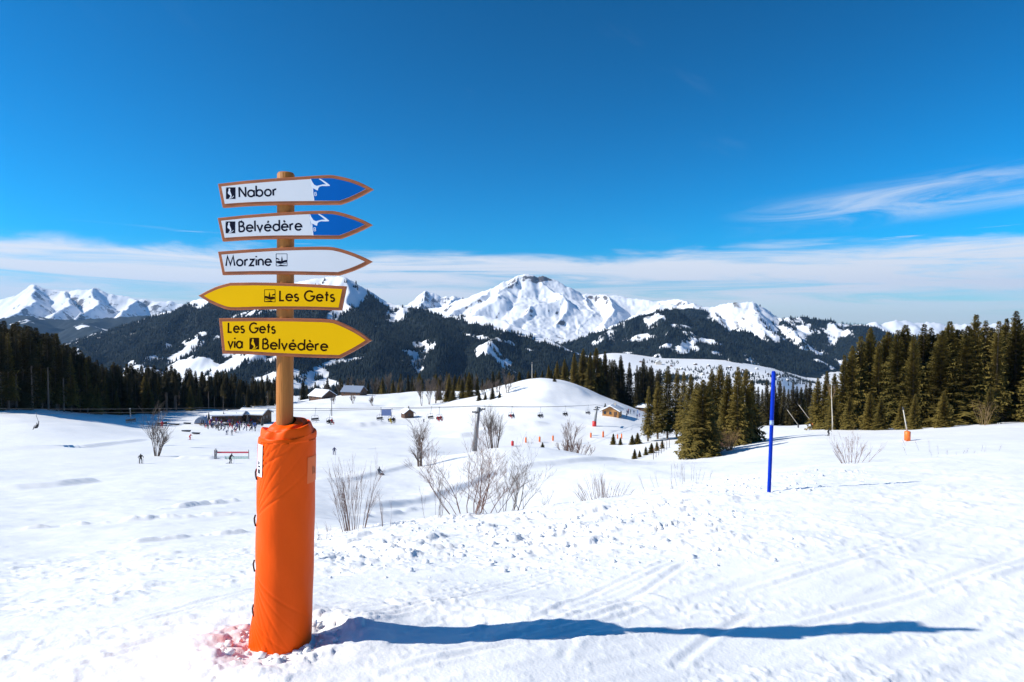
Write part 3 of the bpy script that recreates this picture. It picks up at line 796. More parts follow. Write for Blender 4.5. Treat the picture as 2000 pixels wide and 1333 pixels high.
def lettering(name, text, p0, p1, cap, m, parent, front, weight=.178):
    """text from p0 to p1 (baseline ends, enlarged-photo coordinates), cap = capital height there"""
    (a0, b0), (a1, b1) = Zc([p0, p1]); cap *= ZM
    gap = .23
    tot = sum(GL[c][1] for c in text) + gap * (len(text)-1)
    ln = math.hypot(a1-a0, b1-b0); ex = ((a1-a0)/ln, (b1-b0)/ln); sx = (ln - cap*weight) / tot
    mb = MB(); x = 0.0; q = 0
    for c in text:
        for st in GL[c][0]:
            pth = [(a0 + cap*weight/2 + (x+u)*sx*ex[0] + v*cap*ex[1], b0 + (x+u)*sx*ex[1] - v*cap - cap*weight*.2) for u, v in st]
            ribbon(mb, pth, cap*weight, front + .00004*(q % 9)); q += 1
        x += GL[c][1] + gap
    return mb.obj(name, m, parent)
def poly(mb, pts, front, mi=0):
    vs = [S(a, b, front) for a, b in pts]
    mb.add(vs, [tuple(range(len(vs)))], mi)
def skier_icon(x0, y0, x1, y1, ink, face, parent):
    """dark square with a pale figure on skis cut out of it"""
    f = lambda u, v: Zc([(x0 + u*(x1-x0), y0 + v*(y1-y0))])[0]
    mb = MB(); poly(mb, [f(0,0), f(1,0), f(1,1), f(0,1)], .0034)
    sq = mb.obj('pictogram', [ink], parent)
    g = MB()
    poly(g, [f(.30,.10), f(.42,.10), f(.46,.20), f(.42,.28), f(.48,.42), f(.54,.55), f(.60,.68), f(.58,.80), f(.46,.90), f(.30,.93), f(.44,.82), f(.46,.70), f(.34,.62), f(.22,.55), f(.20,.42), f(.28,.28), f(.27,.18)], .0038)
    poly(g, [f(.26,.97), f(.62,.86), f(.82,.72), f(.84,.76), f(.64,.92), f(.30,.995)], .0039)
    poly(g, [f(.02,.04), f(.10,.04), f(.06,.10)], .0038)
    g.obj('skier_figure', [face], parent)
def village_icon(x0, y0, x1, y1, ink, parent, flip=False):
    """outlined square with a church spire, a house and a winding road"""
    def f(u, v):
        if flip: u = 1 - u
        return Zc([(x0 + u*(x1-x0), y0 + v*(y1-y0))])[0]
    mb = MB(); w = 1.0
    for q, (a, b) in enumerate((((0,0),(1,0)), ((1,0),(1,1)), ((1,1),(0,1)), ((0,1),(0,0)))): ribbon(mb, [f(*a), f(*b)], w, .0034 + q*.00005)
    poly(mb, [f(0,.62), f(.25,.56), f(.46,.60), f(.46,.52), f(.53,.16), f(.60,.52), f(.60,.58), f(.80,.52), f(1,.50), f(1,.68), f(.74,.72), f(.58,.80), f(.40,.84), f(.22,.80), f(0,.74)], .0037)
    poly(mb, [f(0,.32), f(.16,.36), f(.32,.44), f(.26,.50), f(.10,.44), f(0,.46)], .0038)
    poly(mb, [f(.16,1), f(.40,.88), f(.70,.94), f(1,.96), f(1,1)], .0038)
    ribbon(mb, [f(.62,.84), f(.80,.80), f(1,.74)], .8, .0040)
    mb.obj('pictogram', [ink], parent)
def board(outline_z, face_m, label, border=13):
    ol = Zc(outline_z)
    b = plate('sign_board', ol, 0.0, .032, m_frame, sign, bevel=1.2)
    b['label'] = label
    # shallow raised face inside the wooden edge
    plate('face_panel', inset(ol, border * ZM), .003, .006, face_m, b)
    return b
tipR = lambda y: y
b1 = board([(180,162)] + smooth_path([(360,143),(560,128),(760,116),(905,109),(960,114),(1050,135),(1130,165),(1200,202)], 3)[0:] + smooth_path([(1130,240),(1060,273),(985,300)], 3) + smooth_path([(800,300),(560,301),(380,306),(211,317)], 3), m_face_w, 'topmost white board with blue tip, lettered Nabor', 22)
b2 = board([(178,385)] + smooth_path([(360,367),(560,353),(760,343),(910,341),(970,348),(1050,370),(1130,400),(1194,433)], 3) + smooth_path([(1130,466),(1060,496),(985,524)], 3) + smooth_path([(800,523),(560,523),(380,528),(211,538)], 3), m_face_w, 'second white board with blue tip, lettered Belvédère', 22)
b3 = board([(180,605)] + smooth_path([(360,592),(560,581),(760,575),(900,575),(965,583),(1050,608),(1130,640),(1194,672)], 3) + smooth_path([(1130,706),(1060,735),(975,762)], 3) + smooth_path([(800,758),(560,754),(380,755),(211,758)], 3), m_face_w, 'plain white board lettered Morzine', 22)
b4 = board([(50,892)] + smooth_path([(110,860),(180,830),(262,808)], 3) + smooth_path([(420,806),(620,810),(820,820),(1024,832)], 3) + [(992,990)] + smooth_path([(820,984),(620,982),(420,984),(270,987),(200,970),(120,935)], 3), m_face_y, 'yellow board pointing left, lettered Les Gets', 20)
b5 = board([(187,1040)] + smooth_path([(360,1038),(560,1038),(760,1041),(915,1047),(975,1062),(1060,1100),(1130,1140),(1190,1184)], 3) + smooth_path([(1130,1222),(1060,1262),(985,1300)], 3) + smooth_path([(800,1296),(560,1286),(380,1276),(211,1271)], 3), m_face_y, 'lowest, tallest yellow board lettered Les Gets via Belvédère', 22)
FR = .0033
lettering('lettering', 'Nabor', (320,253), (574,243), 64, m_ink, b1, FR)
lettering('lettering', 'Belvédère', (319,478), (740,468), 64, m_ink, b2, FR)
lettering('lettering', 'Morzine', (232,701), (540,697), 62, m_ink, b3, FR)
lettering('lettering', 'Les Gets', (586,927), (953,931), 64, m_ink_b, b4, FR)
lettering('lettering', 'Les Gets', (247,1133), (564,1138), 62, m_ink_b, b5, FR)
lettering('lettering', 'via', (245,1233), (348,1236), 66, m_ink_b, b5, FR)
lettering('lettering', 'Belvédère', (474,1241), (908,1252), 64, m_ink_b, b5, FR)
skier_icon(237,187,300,263, m_ink, m_white_ink, b1); skier_icon(234,409,298,486, m_ink, m_white_ink, b2)
skier_icon(391,1167,455,1243, m_ink_b, m_face_y, b5)
village_icon(567,621,639,700, m_ink, b3); village_icon(490,854,560,933, m_ink_b, b4, True)
def blue_tip(b, dy, dx, outline_z, edge):
    ol = inset(Zc(outline_z), 22 * ZM)
    # blue film from the white edge line to the tip
    e0, e1 = Zc(edge)
    keep = [p for p in ol if p[0] > max(e0[0], e1[0]) + 1]
    q = MB()
    top = [p for p in keep]
    ys = [p[1] for p in ol]
    # walk the outline clockwise: keep the run that lies right of the edge
    poly(q, [e0] + top + [e1], .0034)
    q.obj('blue_tip', [m_blue], b)
    z = lambda x, y: (590 + (x + dx) * 150/1333., 330 + (y + dy) * 150/1333.)
    w = MB()
    poly(w, [z(165,180), z(190,235), z(225,285), z(270,305), z(320,292), z(370,280), z(430,278), z(405,258), z(350,215), z(302,182), z(325,178), z(370,202), z(430,240), z(500,295), z(490,306), z(430,308), z(360,305), z(315,318), z(295,345), z(285,385), z(250,370), z(222,352), z(185,345), z(172,300), z(158,240), z(155,185)], .0038)
    poly(w, [z(185,345), z(205,352), z(212,450), z(226,550), z(205,550), z(192,450)], .0039)
    # the letter B
    for k, st in enumerate([[(230,415),(230,472)], [(230,415),(255,415),(262,428),(255,443),(230,443)], [(230,443),(258,443),(266,458),(258,472),(230,472)]]):
        ribbon(w, [z(*p) for p in st], 1.0, .0037 + k*.00005)
    w.obj('mountain_emblem', [m_white_ink], b)
o1 = [(180,162)] + smooth_path([(360,143),(560,128),(760,116),(905,109),(960,114),(1050,135),(1130,165),(1200,202)], 3) + smooth_path([(1130,240),(1060,273),(985,300)], 3) + smooth_path([(800,300),(560,301),(380,306),(211,317)], 3)
o2 = [(178,385)] + smooth_path([(360,367),(560,353),(760,343),(910,341),(970,348),(1050,370),(1130,400),(1194,433)], 3) + smooth_path([(1130,466),(1060,496),(985,524)], 3) + smooth_path([(800,523),(560,523),(380,528),(211,538)], 3)
blue_tip(b1, 0, 0, o1, [(794,133),(817,276)])
blue_tip(b2, 611, -14, o2, [(783,364),(808,500)])
# post
mb = MB()
ptop, pbot = S(558, 337, -.07), S(555, 1262, -.07)
z0 = 0.0
N = 20
xa, xb = P(556, 830, 4.60), P(558.5, 337, 4.60)
pts = [(xa.x - AX.x + (xb.x - xa.x) * ((-.25 + (ptop.z + .25) * t + Si.z) - xa.z) / (xb.z - xa.z), 0, -.25 + (ptop.z + .25) * t) for t in np.linspace(0, 1, 14)]
mb.tube(pts + [(pts[-1][0], 0, ptop.z + .012)], [.0605] * 14 + [.052], N)
po = mb.obj('post', m_post, sign)
# orange padding
m_pad, n_, l_, b_ = new_mat('orange_vinyl')
b_.inputs['Roughness'].default_value = .5; b_.inputs['Specular IOR Level'].default_value = .14
tcx = n_.new('ShaderNodeTexCoord'); tx = n_.new('ShaderNodeTexNoise'); tx.inputs['Scale'].default_value = 3; tx.inputs['Detail'].default_value = 6
l_.new(tcx.outputs['Object'], tx.inputs[0])
rp = n_.new('ShaderNodeValToRGB'); l_.new(tx.outputs[0], rp.inputs[0])
rp.color_ramp.elements[0].color = (.86, .080, .0, 1); rp.color_ramp.elements[1].color = (.97, .108, .0, 1)
l_.new(rp.outputs[0], b_.inputs['Base Color'])
mpx = n_.new('ShaderNodeMapping'); mpx.inputs['Scale'].default_value = (1, 1, .35); mpx.inputs['Rotation'].default_value = (.5, .3, 0); l_.new(tcx.outputs['Object'], mpx.inputs[0])
tb = n_.new('ShaderNodeTexNoise'); tb.inputs['Scale'].default_value = 9; tb.inputs['Detail'].default_value = 3; l_.new(mpx.outputs[0], tb.inputs[0])
bpn = n_.new('ShaderNodeBump'); bpn.inputs['Strength'].default_value = .25; bpn.inputs['Distance'].default_value = .03
l_.new(tb.outputs[0], bpn.inputs['Height']); l_.new(bpn.outputs[0], b_.inputs['Normal'])
NA, NZ = 160, 250
th = np.linspace(0, 2*math.pi, NA, endpoint=False)            # 0 = towards +x, -90 deg = towards the camera
PADH = S(560, 852, -.07).z
pca, pcb = P(552.5, 1255, 4.60), P(562, 840, 4.60)
def PCX(z): return pca.x - AX.x + (pcb.x - pca.x) * (z + Si.z - pca.z) / (pcb.z - pca.z)      # leans a little to the right
def wrap(a): return (a + math.pi) % (2*math.pi) - math.pi
rows = []
zs = np.concatenate([np.linspace(-.12, PADH - .03, NZ - 40), np.full(40, PADH)])
Vp = []
seam = math.radians(-157)                                     # the laced seam on the left
laces_z = [S(512, y, 0).z for y in (925, 1015, 1103, 1190)]
for iz in range(NZ):
    ztop = iz >= NZ - 40
    k = (iz - (NZ - 40)) / 39.0 if ztop else 0
    z = zs[iz]; t = max(0, z) / PADH
    cx = PCX(z)
    rad = .203 + .004 * math.sin(2.6*t + .4)
    r = np.full(NA, rad)
    # flare of the foot at the left
    r += .036 * sstep(.26, 0.0, t) * np.exp(-(wrap(th - math.radians(-165)) / .45)**2)
    # drag folds that start at the laces
    for q, lz in enumerate(laces_z):
        a = np.abs(wrap(th - seam))
        down = lz - z if q in (2, 3) else z - lz
        for w_, sl, am in ((.010, .16, .011), (.008, .24, .009), (.011, .34, .010), (.009, .46, .008), (.012, .60, .007)):
            centre = a * sl * (1 if q != 0 else .8)
            r -= am * np.exp(-((down - centre) / w_)**2) * np.exp(-a / 1.3) * sstep(.05, .25, a)
        r -= .010 * np.exp(-((z - lz) / .03)**2) * np.exp(-(a / .18)**2)
    r -= .012 * np.exp(-(wrap(th - seam) / .06)**2)
    r += .0025 * np.sin(5*th + 9*t) * np.sin(14*t)
    zz = np.full(NA, z)
    if ztop:
        # top gathered in folds around the post
        pleat = np.sin(3*th + 1.2 + 5*k) * .6 + .4*np.sin(7*th + .7 - 6*k)
        r = rad * (1 - k) + .064 * k + (.012*pleat) * math.sin(math.pi*min(1, k*1.1))
        back = .5 + .5*np.sin(th)                              # +1 away from the camera
        right = np.cos(th)
        rise = .065 * k**.8 + .05 * k * back + .02 * right * math.sin(math.pi*k)
        crease = -.026*np.exp(-((k - .32 - .05*np.sin(2*th)) / .07)**2) * (.5 + .5*np.cos(th + math.radians(75))) + .018*np.exp(-((k - .5 - .05*np.sin(2*th)) / .08)**2) \
                 - .022*np.exp(-((k - .66 + .06*np.sin(3*th)) / .06)**2)
        zz = PADH - .03 + .04 * math.sin(k * math.pi / 2) + rise + crease + .010*pleat*math.sin(math.pi*k)
    fr_ = math.sqrt(max(0, 1 - (1 - k)**2)) if ztop else 0
    if ztop:
        rr2 = rad - (rad - .063) * (1 - math.cos(k*math.pi/2))**1.15 * 1.0
        r = rr2 + .016*pleat*math.sin(math.pi*k)
    Vp.append(np.stack([cx + r*np.cos(th), r*np.sin(th), zz], -1))
Vp = np.array(Vp).reshape(-1, 3)
ii = np.arange(NZ-1)[:, None]; jj = np.arange(NA)[None]
Qp = np.stack([ii*NA+jj, ii*NA+(jj+1) % NA, (ii+1)*NA+(jj+1) % NA, (ii+1)*NA+jj], -1).reshape(-1, 4)
pad = obj('padding', mesh_np('padding', Vp, Qp, m_pad), sign); pad['label'] = 'bright orange vinyl padding wrapped round the foot of the post'
def padpt(ang, z, off):
    t = max(0, z) / PADH
    cx = PCX(z)
    rad = .203 + .004 * math.sin(2.6*t + .4) + off
    return Vector((cx + rad*math.cos(ang), rad*math.sin(ang), z))
def decal(name, a0, a1, z0, z1, m, off=.004, n=8):
    mb = MB(); vs, fs = [], []
    for j in range(9):
        for i in range(n+1): vs.append(padpt(math.radians(a0 + (a1-a0)*i/n), z0 + (z1-z0)*j/8, off))
    for j in range(8):
        for i in range(n): fs.append((j*(n+1)+i, j*(n+1)+i+1, (j+1)*(n+1)+i+1, (j+1)*(n+1)+i))
    mb.add(vs, fs, 0, True)
    return mb.obj(name, m, pad)
m_label = mat('white_label', (.75, .74, .76), .5, .05, 5)
m_lab_red = mat('red_label_edge', (.62, .05, .06), .5, .05, 5)
m_faded = mat('faded_orange_patch', (.93, .175, .04), .5, .06, 5, spec=.2)
m_strap = mat('dark_cord', (.03, .012, .008), .7, .1, 20)
decal('label_strip', -145, -124, S(512, 926, 0).z, S(512, 864, 0).z, m_label, .0035)
decal('label_edge', -150.5, -146.5, S(512, 926, 0).z, S(512, 866, 0).z, m_lab_red, .0035)
for q, (y0, y1) in enumerate(((903, 897), (908, 905), (920, 912))):
    decal('label_print', -139, -131 if q else -134, S(512, y0, 0).z, S(512, y1, 0).z, m_ink, .0050)
decal('faded_patch', -28, 9, S(600, 944, 0).z, S(600, 893, 0).z, m_faded, .0035)
for q, a in enumerate((-12, -7, -2)):
    decal('faded_print', a, a + 2.2, S(600, 928, 0).z, S(600, 912 + 3*q, 0).z, m_frame, .0055)
for lz in laces_z:
    mb = MB(); mb.tube([padpt(seam - .10, lz + .03, .004), padpt(seam, lz + .012, .010), padpt(seam + .06, lz - .012, .008), padpt(seam + .16, lz - .035, .003)], .006, 6)
    mb.obj('lace', m_strap, pad)
# blue piste marker pole
m_bluepole = mat('blue_piste_pole', (.002, .030, .40), .5, .12, 12, spec=.08)
m_bluepole_t = mat('white_scuffed_print', (.25, .34, .55), .5, .5, 30)
bb_ = P(1502, 953, 11.6); gz = ground(bb_.x, bb_.y)
pole = empty('piste_marker_pole', (bb_.x, bb_.y, gz)); tag(pole, 'slim blue piste marker pole standing in the snow at the right', 'pole')
tp = P(1511, 728, 11.6) - pole.location
mb = MB(); mb.tube([tuple(tp * t) if t >= 0 else (0, 0, t) for t in (-.15, 0, .3, .6, .9, 1.0)], [.034, .034, .034, .034, .036, .036], 12)
mb.obj('shaft', m_bluepole, pole)
mb = MB(); mb.tube([tuple(tp * t) for t in (.565, .605)], .0368, 12, cap=False); mb.obj('white_band', m_bluepole_t, pole)
mb = MB(); mb.tube([tuple(tp * t) for t in (1.001, 1.012)], [.036, .026], 12); mb.obj('end_cap', m_bluepole, pole)
# ------------------------------------------------------------------ conifers
def needle_mat(name, c0, c1, rand=.3):
    m, n, l, b = new_mat(name)
    b.inputs['Roughness'].default_value = .75; b.inputs['Specular IOR Level'].default_value = .2
    tc = n.new('ShaderNodeTexCoord'); t = n.new('ShaderNodeTexNoise'); t.inputs['Scale'].default_value = .9; t.inputs['Detail'].default_value = 5
    l.new(tc.outputs['Object'], t.inputs[0])
    oi = n.new('ShaderNodeObjectInfo'); ad = n.new('ShaderNodeMath'); ad.operation = 'MULTIPLY_ADD'
    l.new(oi.outputs['Random'], ad.inputs[0]); ad.inputs[1].default_value = rand; l.new(t.outputs[0], ad.inputs[2])
    cr = n.new('ShaderNodeValToRGB'); l.new(ad.outputs[0], cr.inputs[0])
    cr.color_ramp.elements[0].position = .35; cr.color_ramp.elements[0].color = (*c0, 1)
    cr.color_ramp.elements[1].position = .9; cr.color_ramp.elements[1].color = (*c1, 1)
    l.new(cr.outputs[0], b.inputs['Base Color'])
    return m
m_needle = needle_mat('olive_spruce_needles', (.040, .038, .008), (.235, .172, .040))
m_needle_d = needle_mat('dark_spruce_needles', (.020, .021, .009), (.110, .086, .030))
m_bark = mat('spruce_bark', (.17, .125, .095), .85, .3, 3, .4, 8, (3, 3, .5), rand=.25)
m_bark_d = mat('dead_twig_bark', (.085, .068, .055), .85, .3, 3, rand=.2)
m_twig = mat('grey_brown_twig', (.105, .075, .060), .8, .3, 4, rand=.2)
m_twig_r = mat('reddish_twig', (.150, .075, .052), .8, .3, 4, rand=.2)
m_twig_t = mat('tan_twig', (.26, .165, .075), .8, .3, 4, rand=.2)
def conifer_meshes(seed, h=20.0, Rb=2.9, zb=.05, dens=1.0, droop=.5, ragged=.25, dead=False, mneed=None, dz=.27):
    r = random.Random(seed)
    tr = MB(); lean = (r.uniform(-.01, .01), r.uniform(-.01, .01))
    tr.tube([(lean[0]*z, lean[1]*z, z) for z in (-.6, 0, h*.3, h*.6, h*.9, h*.985)], [.24*h/20+.06, .22*h/20+.05, .17*h/20+.03, .10*h/20+.02, .035, .012], 6)
    if dead:
        for q in range(70):
            z = r.uniform(.06, max(.12, zb)) * h; a = r.uniform(0, 6.283); L = r.uniform(.6, 2.1)
            tr.tube([(lean[0]*z, lean[1]*z, z), (math.cos(a)*L*.5, math.sin(a)*L*.5, z - .05), (math.cos(a)*L, math.sin(a)*L, z - .35*L*r.random())], [.035, .022, .008], 3, cap=False)
    cr = MB(); z = zb * h; vs, fs = [], []
    def tri(a, b, c):
        o = len(vs); vs.extend((tuple(a), tuple(b), tuple(c))); fs.append((o, o+1, o+2))
    lump = [r.uniform(-1, 1) for _ in range(40)]
    while z < h * .985:
        t = (z - zb*h) / (h - zb*h)
        env = Rb * (1 - t)**.82 * (1 + ragged*.6*lump[int(t*39)]) * (.55 + .45*min(1, t/.10 + .35)) + .10
        nb = max(5, int((8.5 * dens) * (.6 + .5*(1-t))))
        a0 = r.uniform(0, 6.28)
        for k in range(nb):
            a = a0 + 6.283*k/nb + r.uniform(-.3, .3)
            L = env * r.uniform(1 - 1.6*ragged, 1 + ragged)
            up = .55*t + .05 - droop*.35*(1-t); sag = -droop*(.55*(1-t)+.12)
            dx, dy = math.cos(a), math.sin(a)
            px_, py_ = -dy, dx
            f = lambda s: Vector((lean[0]*z + dx*L*s, lean[1]*z + dy*L*s, z + L*(up*s + sag*s*s) + .10*L*s**4))
            ns = 3 if L < .8 else (4 if L < 1.8 else 5)
            for i in range(ns):
                s0 = .16 + .84*i/ns; s1 = min(1.02, s0 + .95/ns)
                p0, p1 = f(s0), f(s1)
                w = (.22 + .30*L) * (1.15 - .75*s0) * r.uniform(.7, 1.25)
                for sd in (-1, 1):
                    fw = .30*L/ns + .22*w
                    tip = p0.lerp(p1, .65) + Vector((px_*w*sd + dx*fw, py_*w*sd + dy*fw, -.32*w*r.uniform(.2, 1.5)))
                    tri(p0, p1 + Vector((0, 0, .02)), tip)
                if i % 2 == 0 and L > .7:      # hanging spray
                    hg = .25 + .42*w*r.uniform(.6, 1.6)
                    tri(p0, p1, p0.lerp(p1, .6) + Vector((px_*r.uniform(-.12, .12), py_*r.uniform(-.12, .12), -hg)))
            e = f(1.0)
            tri(e - Vector((px_, py_, 0))*.08, e + Vector((px_, py_, 0))*.08, e + Vector((dx*.28, dy*.28, .06)))
        z += dz * (.75 + .5*r.random()) * (1.15 - .45*t)
    for k in range(3):                         # leader
        a = k*2.1; tri(Vector((.05*math.cos(a), .05*math.sin(a), h*.955)), Vector((.05*math.cos(a+2), .05*math.sin(a+2), h*.955)), Vector((0, 0, h)))
    cr.add(vs, fs)
    return tr.mesh('trunk', m_bark), cr.mesh('crown', mneed or m_needle), h
FULL = [conifer_meshes(100+i, 20, 3.3 + .4*(i % 4), .02, 1.1, .40 + .14*(i % 3), .20 + .07*(i % 3)) for i in range(8)]
SLIM = [conifer_meshes(200+i, 20, 2.1 + .2*(i % 3), .16, 1.0, .55, .34, dead=True) for i in range(4)]
TALL = [conifer_meshes(300+i, 26, 2.3 + .2*(i % 2), .52 + .05*(i % 3), 1.0, .6, .32, dead=True, mneed=m_needle_d) for i in range(5)]
DARK = [conifer_meshes(400+i, 20, 2.7 + .2*(i % 2), .03, 1.0, .55, .26, mneed=m_needle_d) for i in range(4)]
def conifer(name, variants, px, d, top=None, height=None, label='', group=None, wide=1.0, sink=.3, i=0, base=None):
    tr, cr, h = variants[i % len(variants)]
    p = gpx(px, d)
    if height is None: height = max(3.0, P(px, top, d).z - p.z)
    o = empty(name, (p.x, p.y, p.z - sink), R.uniform(0, 6.28))
    s = height / h
    w = s * wide * R.uniform(.88, 1.12)
    o.scale = (w, w, s)
    o.rotation_euler[0] = R.uniform(-.012, .012); o.rotation_euler[1] = R.uniform(-.012, .012)
    obj('trunk', tr, o); obj('crown', cr, o)
    tag(o, label, 'tree', group)
    return o
def by(px, marks):
    return min(marks, key=lambda m: abs(m[0] - px))[1]
M_LEFT = [(-20, 'at the left picture edge'), (65, 'above the leftmost chairlift rider'), (150, 'left of the empty chair'), (250, 'above the empty chair'), (305, 'above the rounded bare tree'), (345, 'above the longest dark sled'), (393, 'above the domed tent'), (440, 'above the terrace crowd'), (490, 'above the right-hand terrace chalet'), (545, 'just left of the wooden post')]
M_MID = [(590, 'just right of the wooden post'), (630, 'above the snow-roofed farmhouse'), (692, 'above the blue-grey roofed farmhouse'), (757, 'above the blue banner'), (797, 'above the small brown hut'), (845, 'above the bare trees by the hut'), (930, 'above the tall grey pylon'), (985, 'above the left shoulder of the knoll'), (1040, 'beside the pale mast on the knoll')]
M_KNOLL = [(1060, 'above the top of the knoll'), (1110, 'above the right shoulder of the knoll'), (1163, 'above the distant pylon'), (1200, 'above the sunlit chalet'), (1235, 'right of the sunlit chalet'), (1275, 'left of the sunlit clump')]
M_RIGHT = [(1650, 'near the white birch'), (1700, 'right of the white birch'), (1770, 'above the orange lance box'), (1850, 'right of the orange lance box'), (1922, 'above the pale dry bush'), (2000, 'at the right edge of the picture')]
ORD = ['first','second','third','fourth','fifth','sixth','seventh','eighth','ninth','tenth','eleventh','twelfth','thirteenth','fourteenth','fifteenth','sixteenth','seventeenth','eighteenth','nineteenth','twentieth',
       'twenty-first','twenty-second','twenty-third','twenty-fourth','twenty-fifth','twenty-sixth','twenty-seventh','twenty-eighth','twenty-ninth','thirtieth','thirty-first','thirty-second','thirty-third','thirty-fourth','thirty-fifth','thirty-sixth','thirty-seventh','thirty-eighth','thirty-ninth','fortieth']
# -- left forest: a wall of tall spruce with bare stems
LTOP = ([-60, 0, 50, 90, 130, 165, 185, 210, 235, 280, 340, 400, 440, 480, 530, 560], [615, 624, 630, 640, 658, 690, 700, 712, 706, 712, 714, 726, 722, 738, 734, 742])
def ldepth(px): return float(np.interp(px, [-80, 0, 120, 250, 400, 560], [185, 205, 225, 275, 330, 385]))
k = 0
for px in np.arange(-44, 556, 15.5):
    p_ = px + R.uniform(-3, 3)
    d = ldepth(p_) * R.uniform(.985, 1.015)
    tp_ = float(np.interp(p_, *LTOP)) + R.uniform(4, 24)
    var = TALL if ((p_ < 175 and k % 2) or 325 < p_ < 355 or 405 < p_ < 445) else (DARK if R.random() < .6 else SLIM)
    conifer('spruce_tree', var, p_, d, top=tp_, i=k, wide=1.05,
            label='%s spruce from the left in the front row of the left forest' % ORD[k], group='front row of the left forest')
    k += 1
for rowi, (dd, st) in enumerate(((10, 15), (24, 16), (40, 17), (60, 20))):
    for px in np.arange(-50, 560, st):
        p_ = px + R.uniform(-6, 6)
        d = ldepth(p_) + dd + R.uniform(-4, 4)
        tp_ = float(np.interp(p_, *LTOP)) + R.uniform(-4, 16)
        conifer('spruce_tree', DARK if rowi or R.random() < .4 else TALL, p_, d, top=tp_, i=R.randrange(9), wide=1.3,
                label='dark spruce in the left forest, ' + ('second', 'third', 'fourth', 'last')[rowi] + ' row, ' + by(p_, M_LEFT), group='trees inside the left forest')
# young small spruces at the foot of the left wood
for q, (px, tp_) in enumerate(((228, 762), (252, 768), (190, 748), (290, 742), (372, 752))):
    conifer('young_spruce', FULL, px, ldepth(px) - 6, top=tp_, i=q, label='%s of the young spruces, from the left, at the foot of the left forest' % ORD[q], group='young spruces by the left forest')
# -- far tree line behind the middle slope
k = 0
for px in np.arange(588, 1056, 13):
    p_ = px + R.uniform(-4, 4)
    conifer('spruce_tree', FULL if R.random() < .4 else DARK, p_, 470 + R.uniform(-15, 60), top=float(np.interp(p_, [580, 700, 850, 1040], [744, 742, 734, 726])) + R.uniform(-8, 14), i=R.randrange(9), wide=1.1,
            label='distant spruce in the tree line ' + by(p_, M_MID), group='distant tree line behind the middle slope')
for px in np.arange(596, 1060, 21):
    p_ = px + R.uniform(-6, 6)
    conifer('spruce_tree', DARK, p_, 560 + R.uniform(-15, 60), top=float(np.interp(p_, [580, 1040], [742, 722])) + R.uniform(-6, 14), i=R.randrange(9), wide=1.1,
            label='distant spruce in the tree line ' + by(p_, M_MID), group='distant tree line behind the middle slope')
for q, (px, tp_, d) in enumerate(((858, 737, 352), (877, 728, 350), (903, 738, 338), (917, 726, 336), (932, 736, 336))):
    conifer('spruce_tree', FULL, px, d, top=tp_, i=q, label='%s from the left of the olive spruces left of the snowy knoll' % ORD[q], group='olive spruces left of the knoll')
# -- wood right of the knoll
KT = [(1046, 722), (1072, 712), (1088, 704), (1103, 700), (1122, 688), (1138, 679), (1152, 686), (1163, 678), (1181, 684), (1196, 700), (1212, 692), (1228, 706), (1243, 712), (1256, 698), (1270, 712), (1283, 722)]
for q, (px, tp_) in enumerate(KT):
    conifer('spruce_tree', FULL if q < 9 else DARK, px, 362 + (q % 3)*7, top=tp_, i=q, wide=1.0, label='%s spruce from the left in the wood behind the snowy knoll' % ORD[q], group='wood behind the snowy knoll')
for q in range(34):
    px = R.uniform(1050, 1290)
    conifer('spruce_tree', DARK, px, 392 + R.uniform(0, 40), top=float(np.interp(px, [1040, 1110, 1160, 1290], [725, 706, 690, 718])) + R.uniform(0, 14), i=q, wide=1.1,
            label='dark spruce inside the wood behind the knoll, ' + by(px, M_KNOLL), group='dark spruces inside the wood behind the knoll')
# -- sunlit clump right of centre
CL = [(1266, 752, 172, SLIM), (1285, 742, 178, SLIM), (1304, 711, 176, SLIM), (1322, 716, 180, SLIM), (1334, 722, 170, SLIM), (1347, 726, 166, FULL),
      (1372, 737, 106, FULL), (1392, 716, 128, FULL), (1408, 708, 134, FULL), (1424, 728, 122, FULL), (1440, 712, 120, FULL), (1455, 716, 124, FULL), (1466, 738, 128, FULL), (1383, 742, 112, FULL), (1358, 742, 112, FULL)]
for q, (px, tp_, d, var) in enumerate(sorted(CL, key=lambda c: c[0])):
    conifer('spruce_tree', var, px, d, top=tp_, i=q, wide=.95 if var is FULL and d > 115 else (1.35 if d < 110 else 1.15), label='%s spruce from the left in the sunlit clump left of the blue pole' % ORD[q], group='sunlit clump left of the blue pole')
k = 0
for px in np.arange(1480, 1592, 8.5):
    conifer('spruce_tree', DARK if R.random() < .7 else FULL, px, 236 + R.uniform(-8, 20), top=744 + R.uniform(-4, 16), i=k, label='%s spruce from the left in the dark row behind the blue pole' % ORD[k], group='dark row behind the blue pole'); k += 1
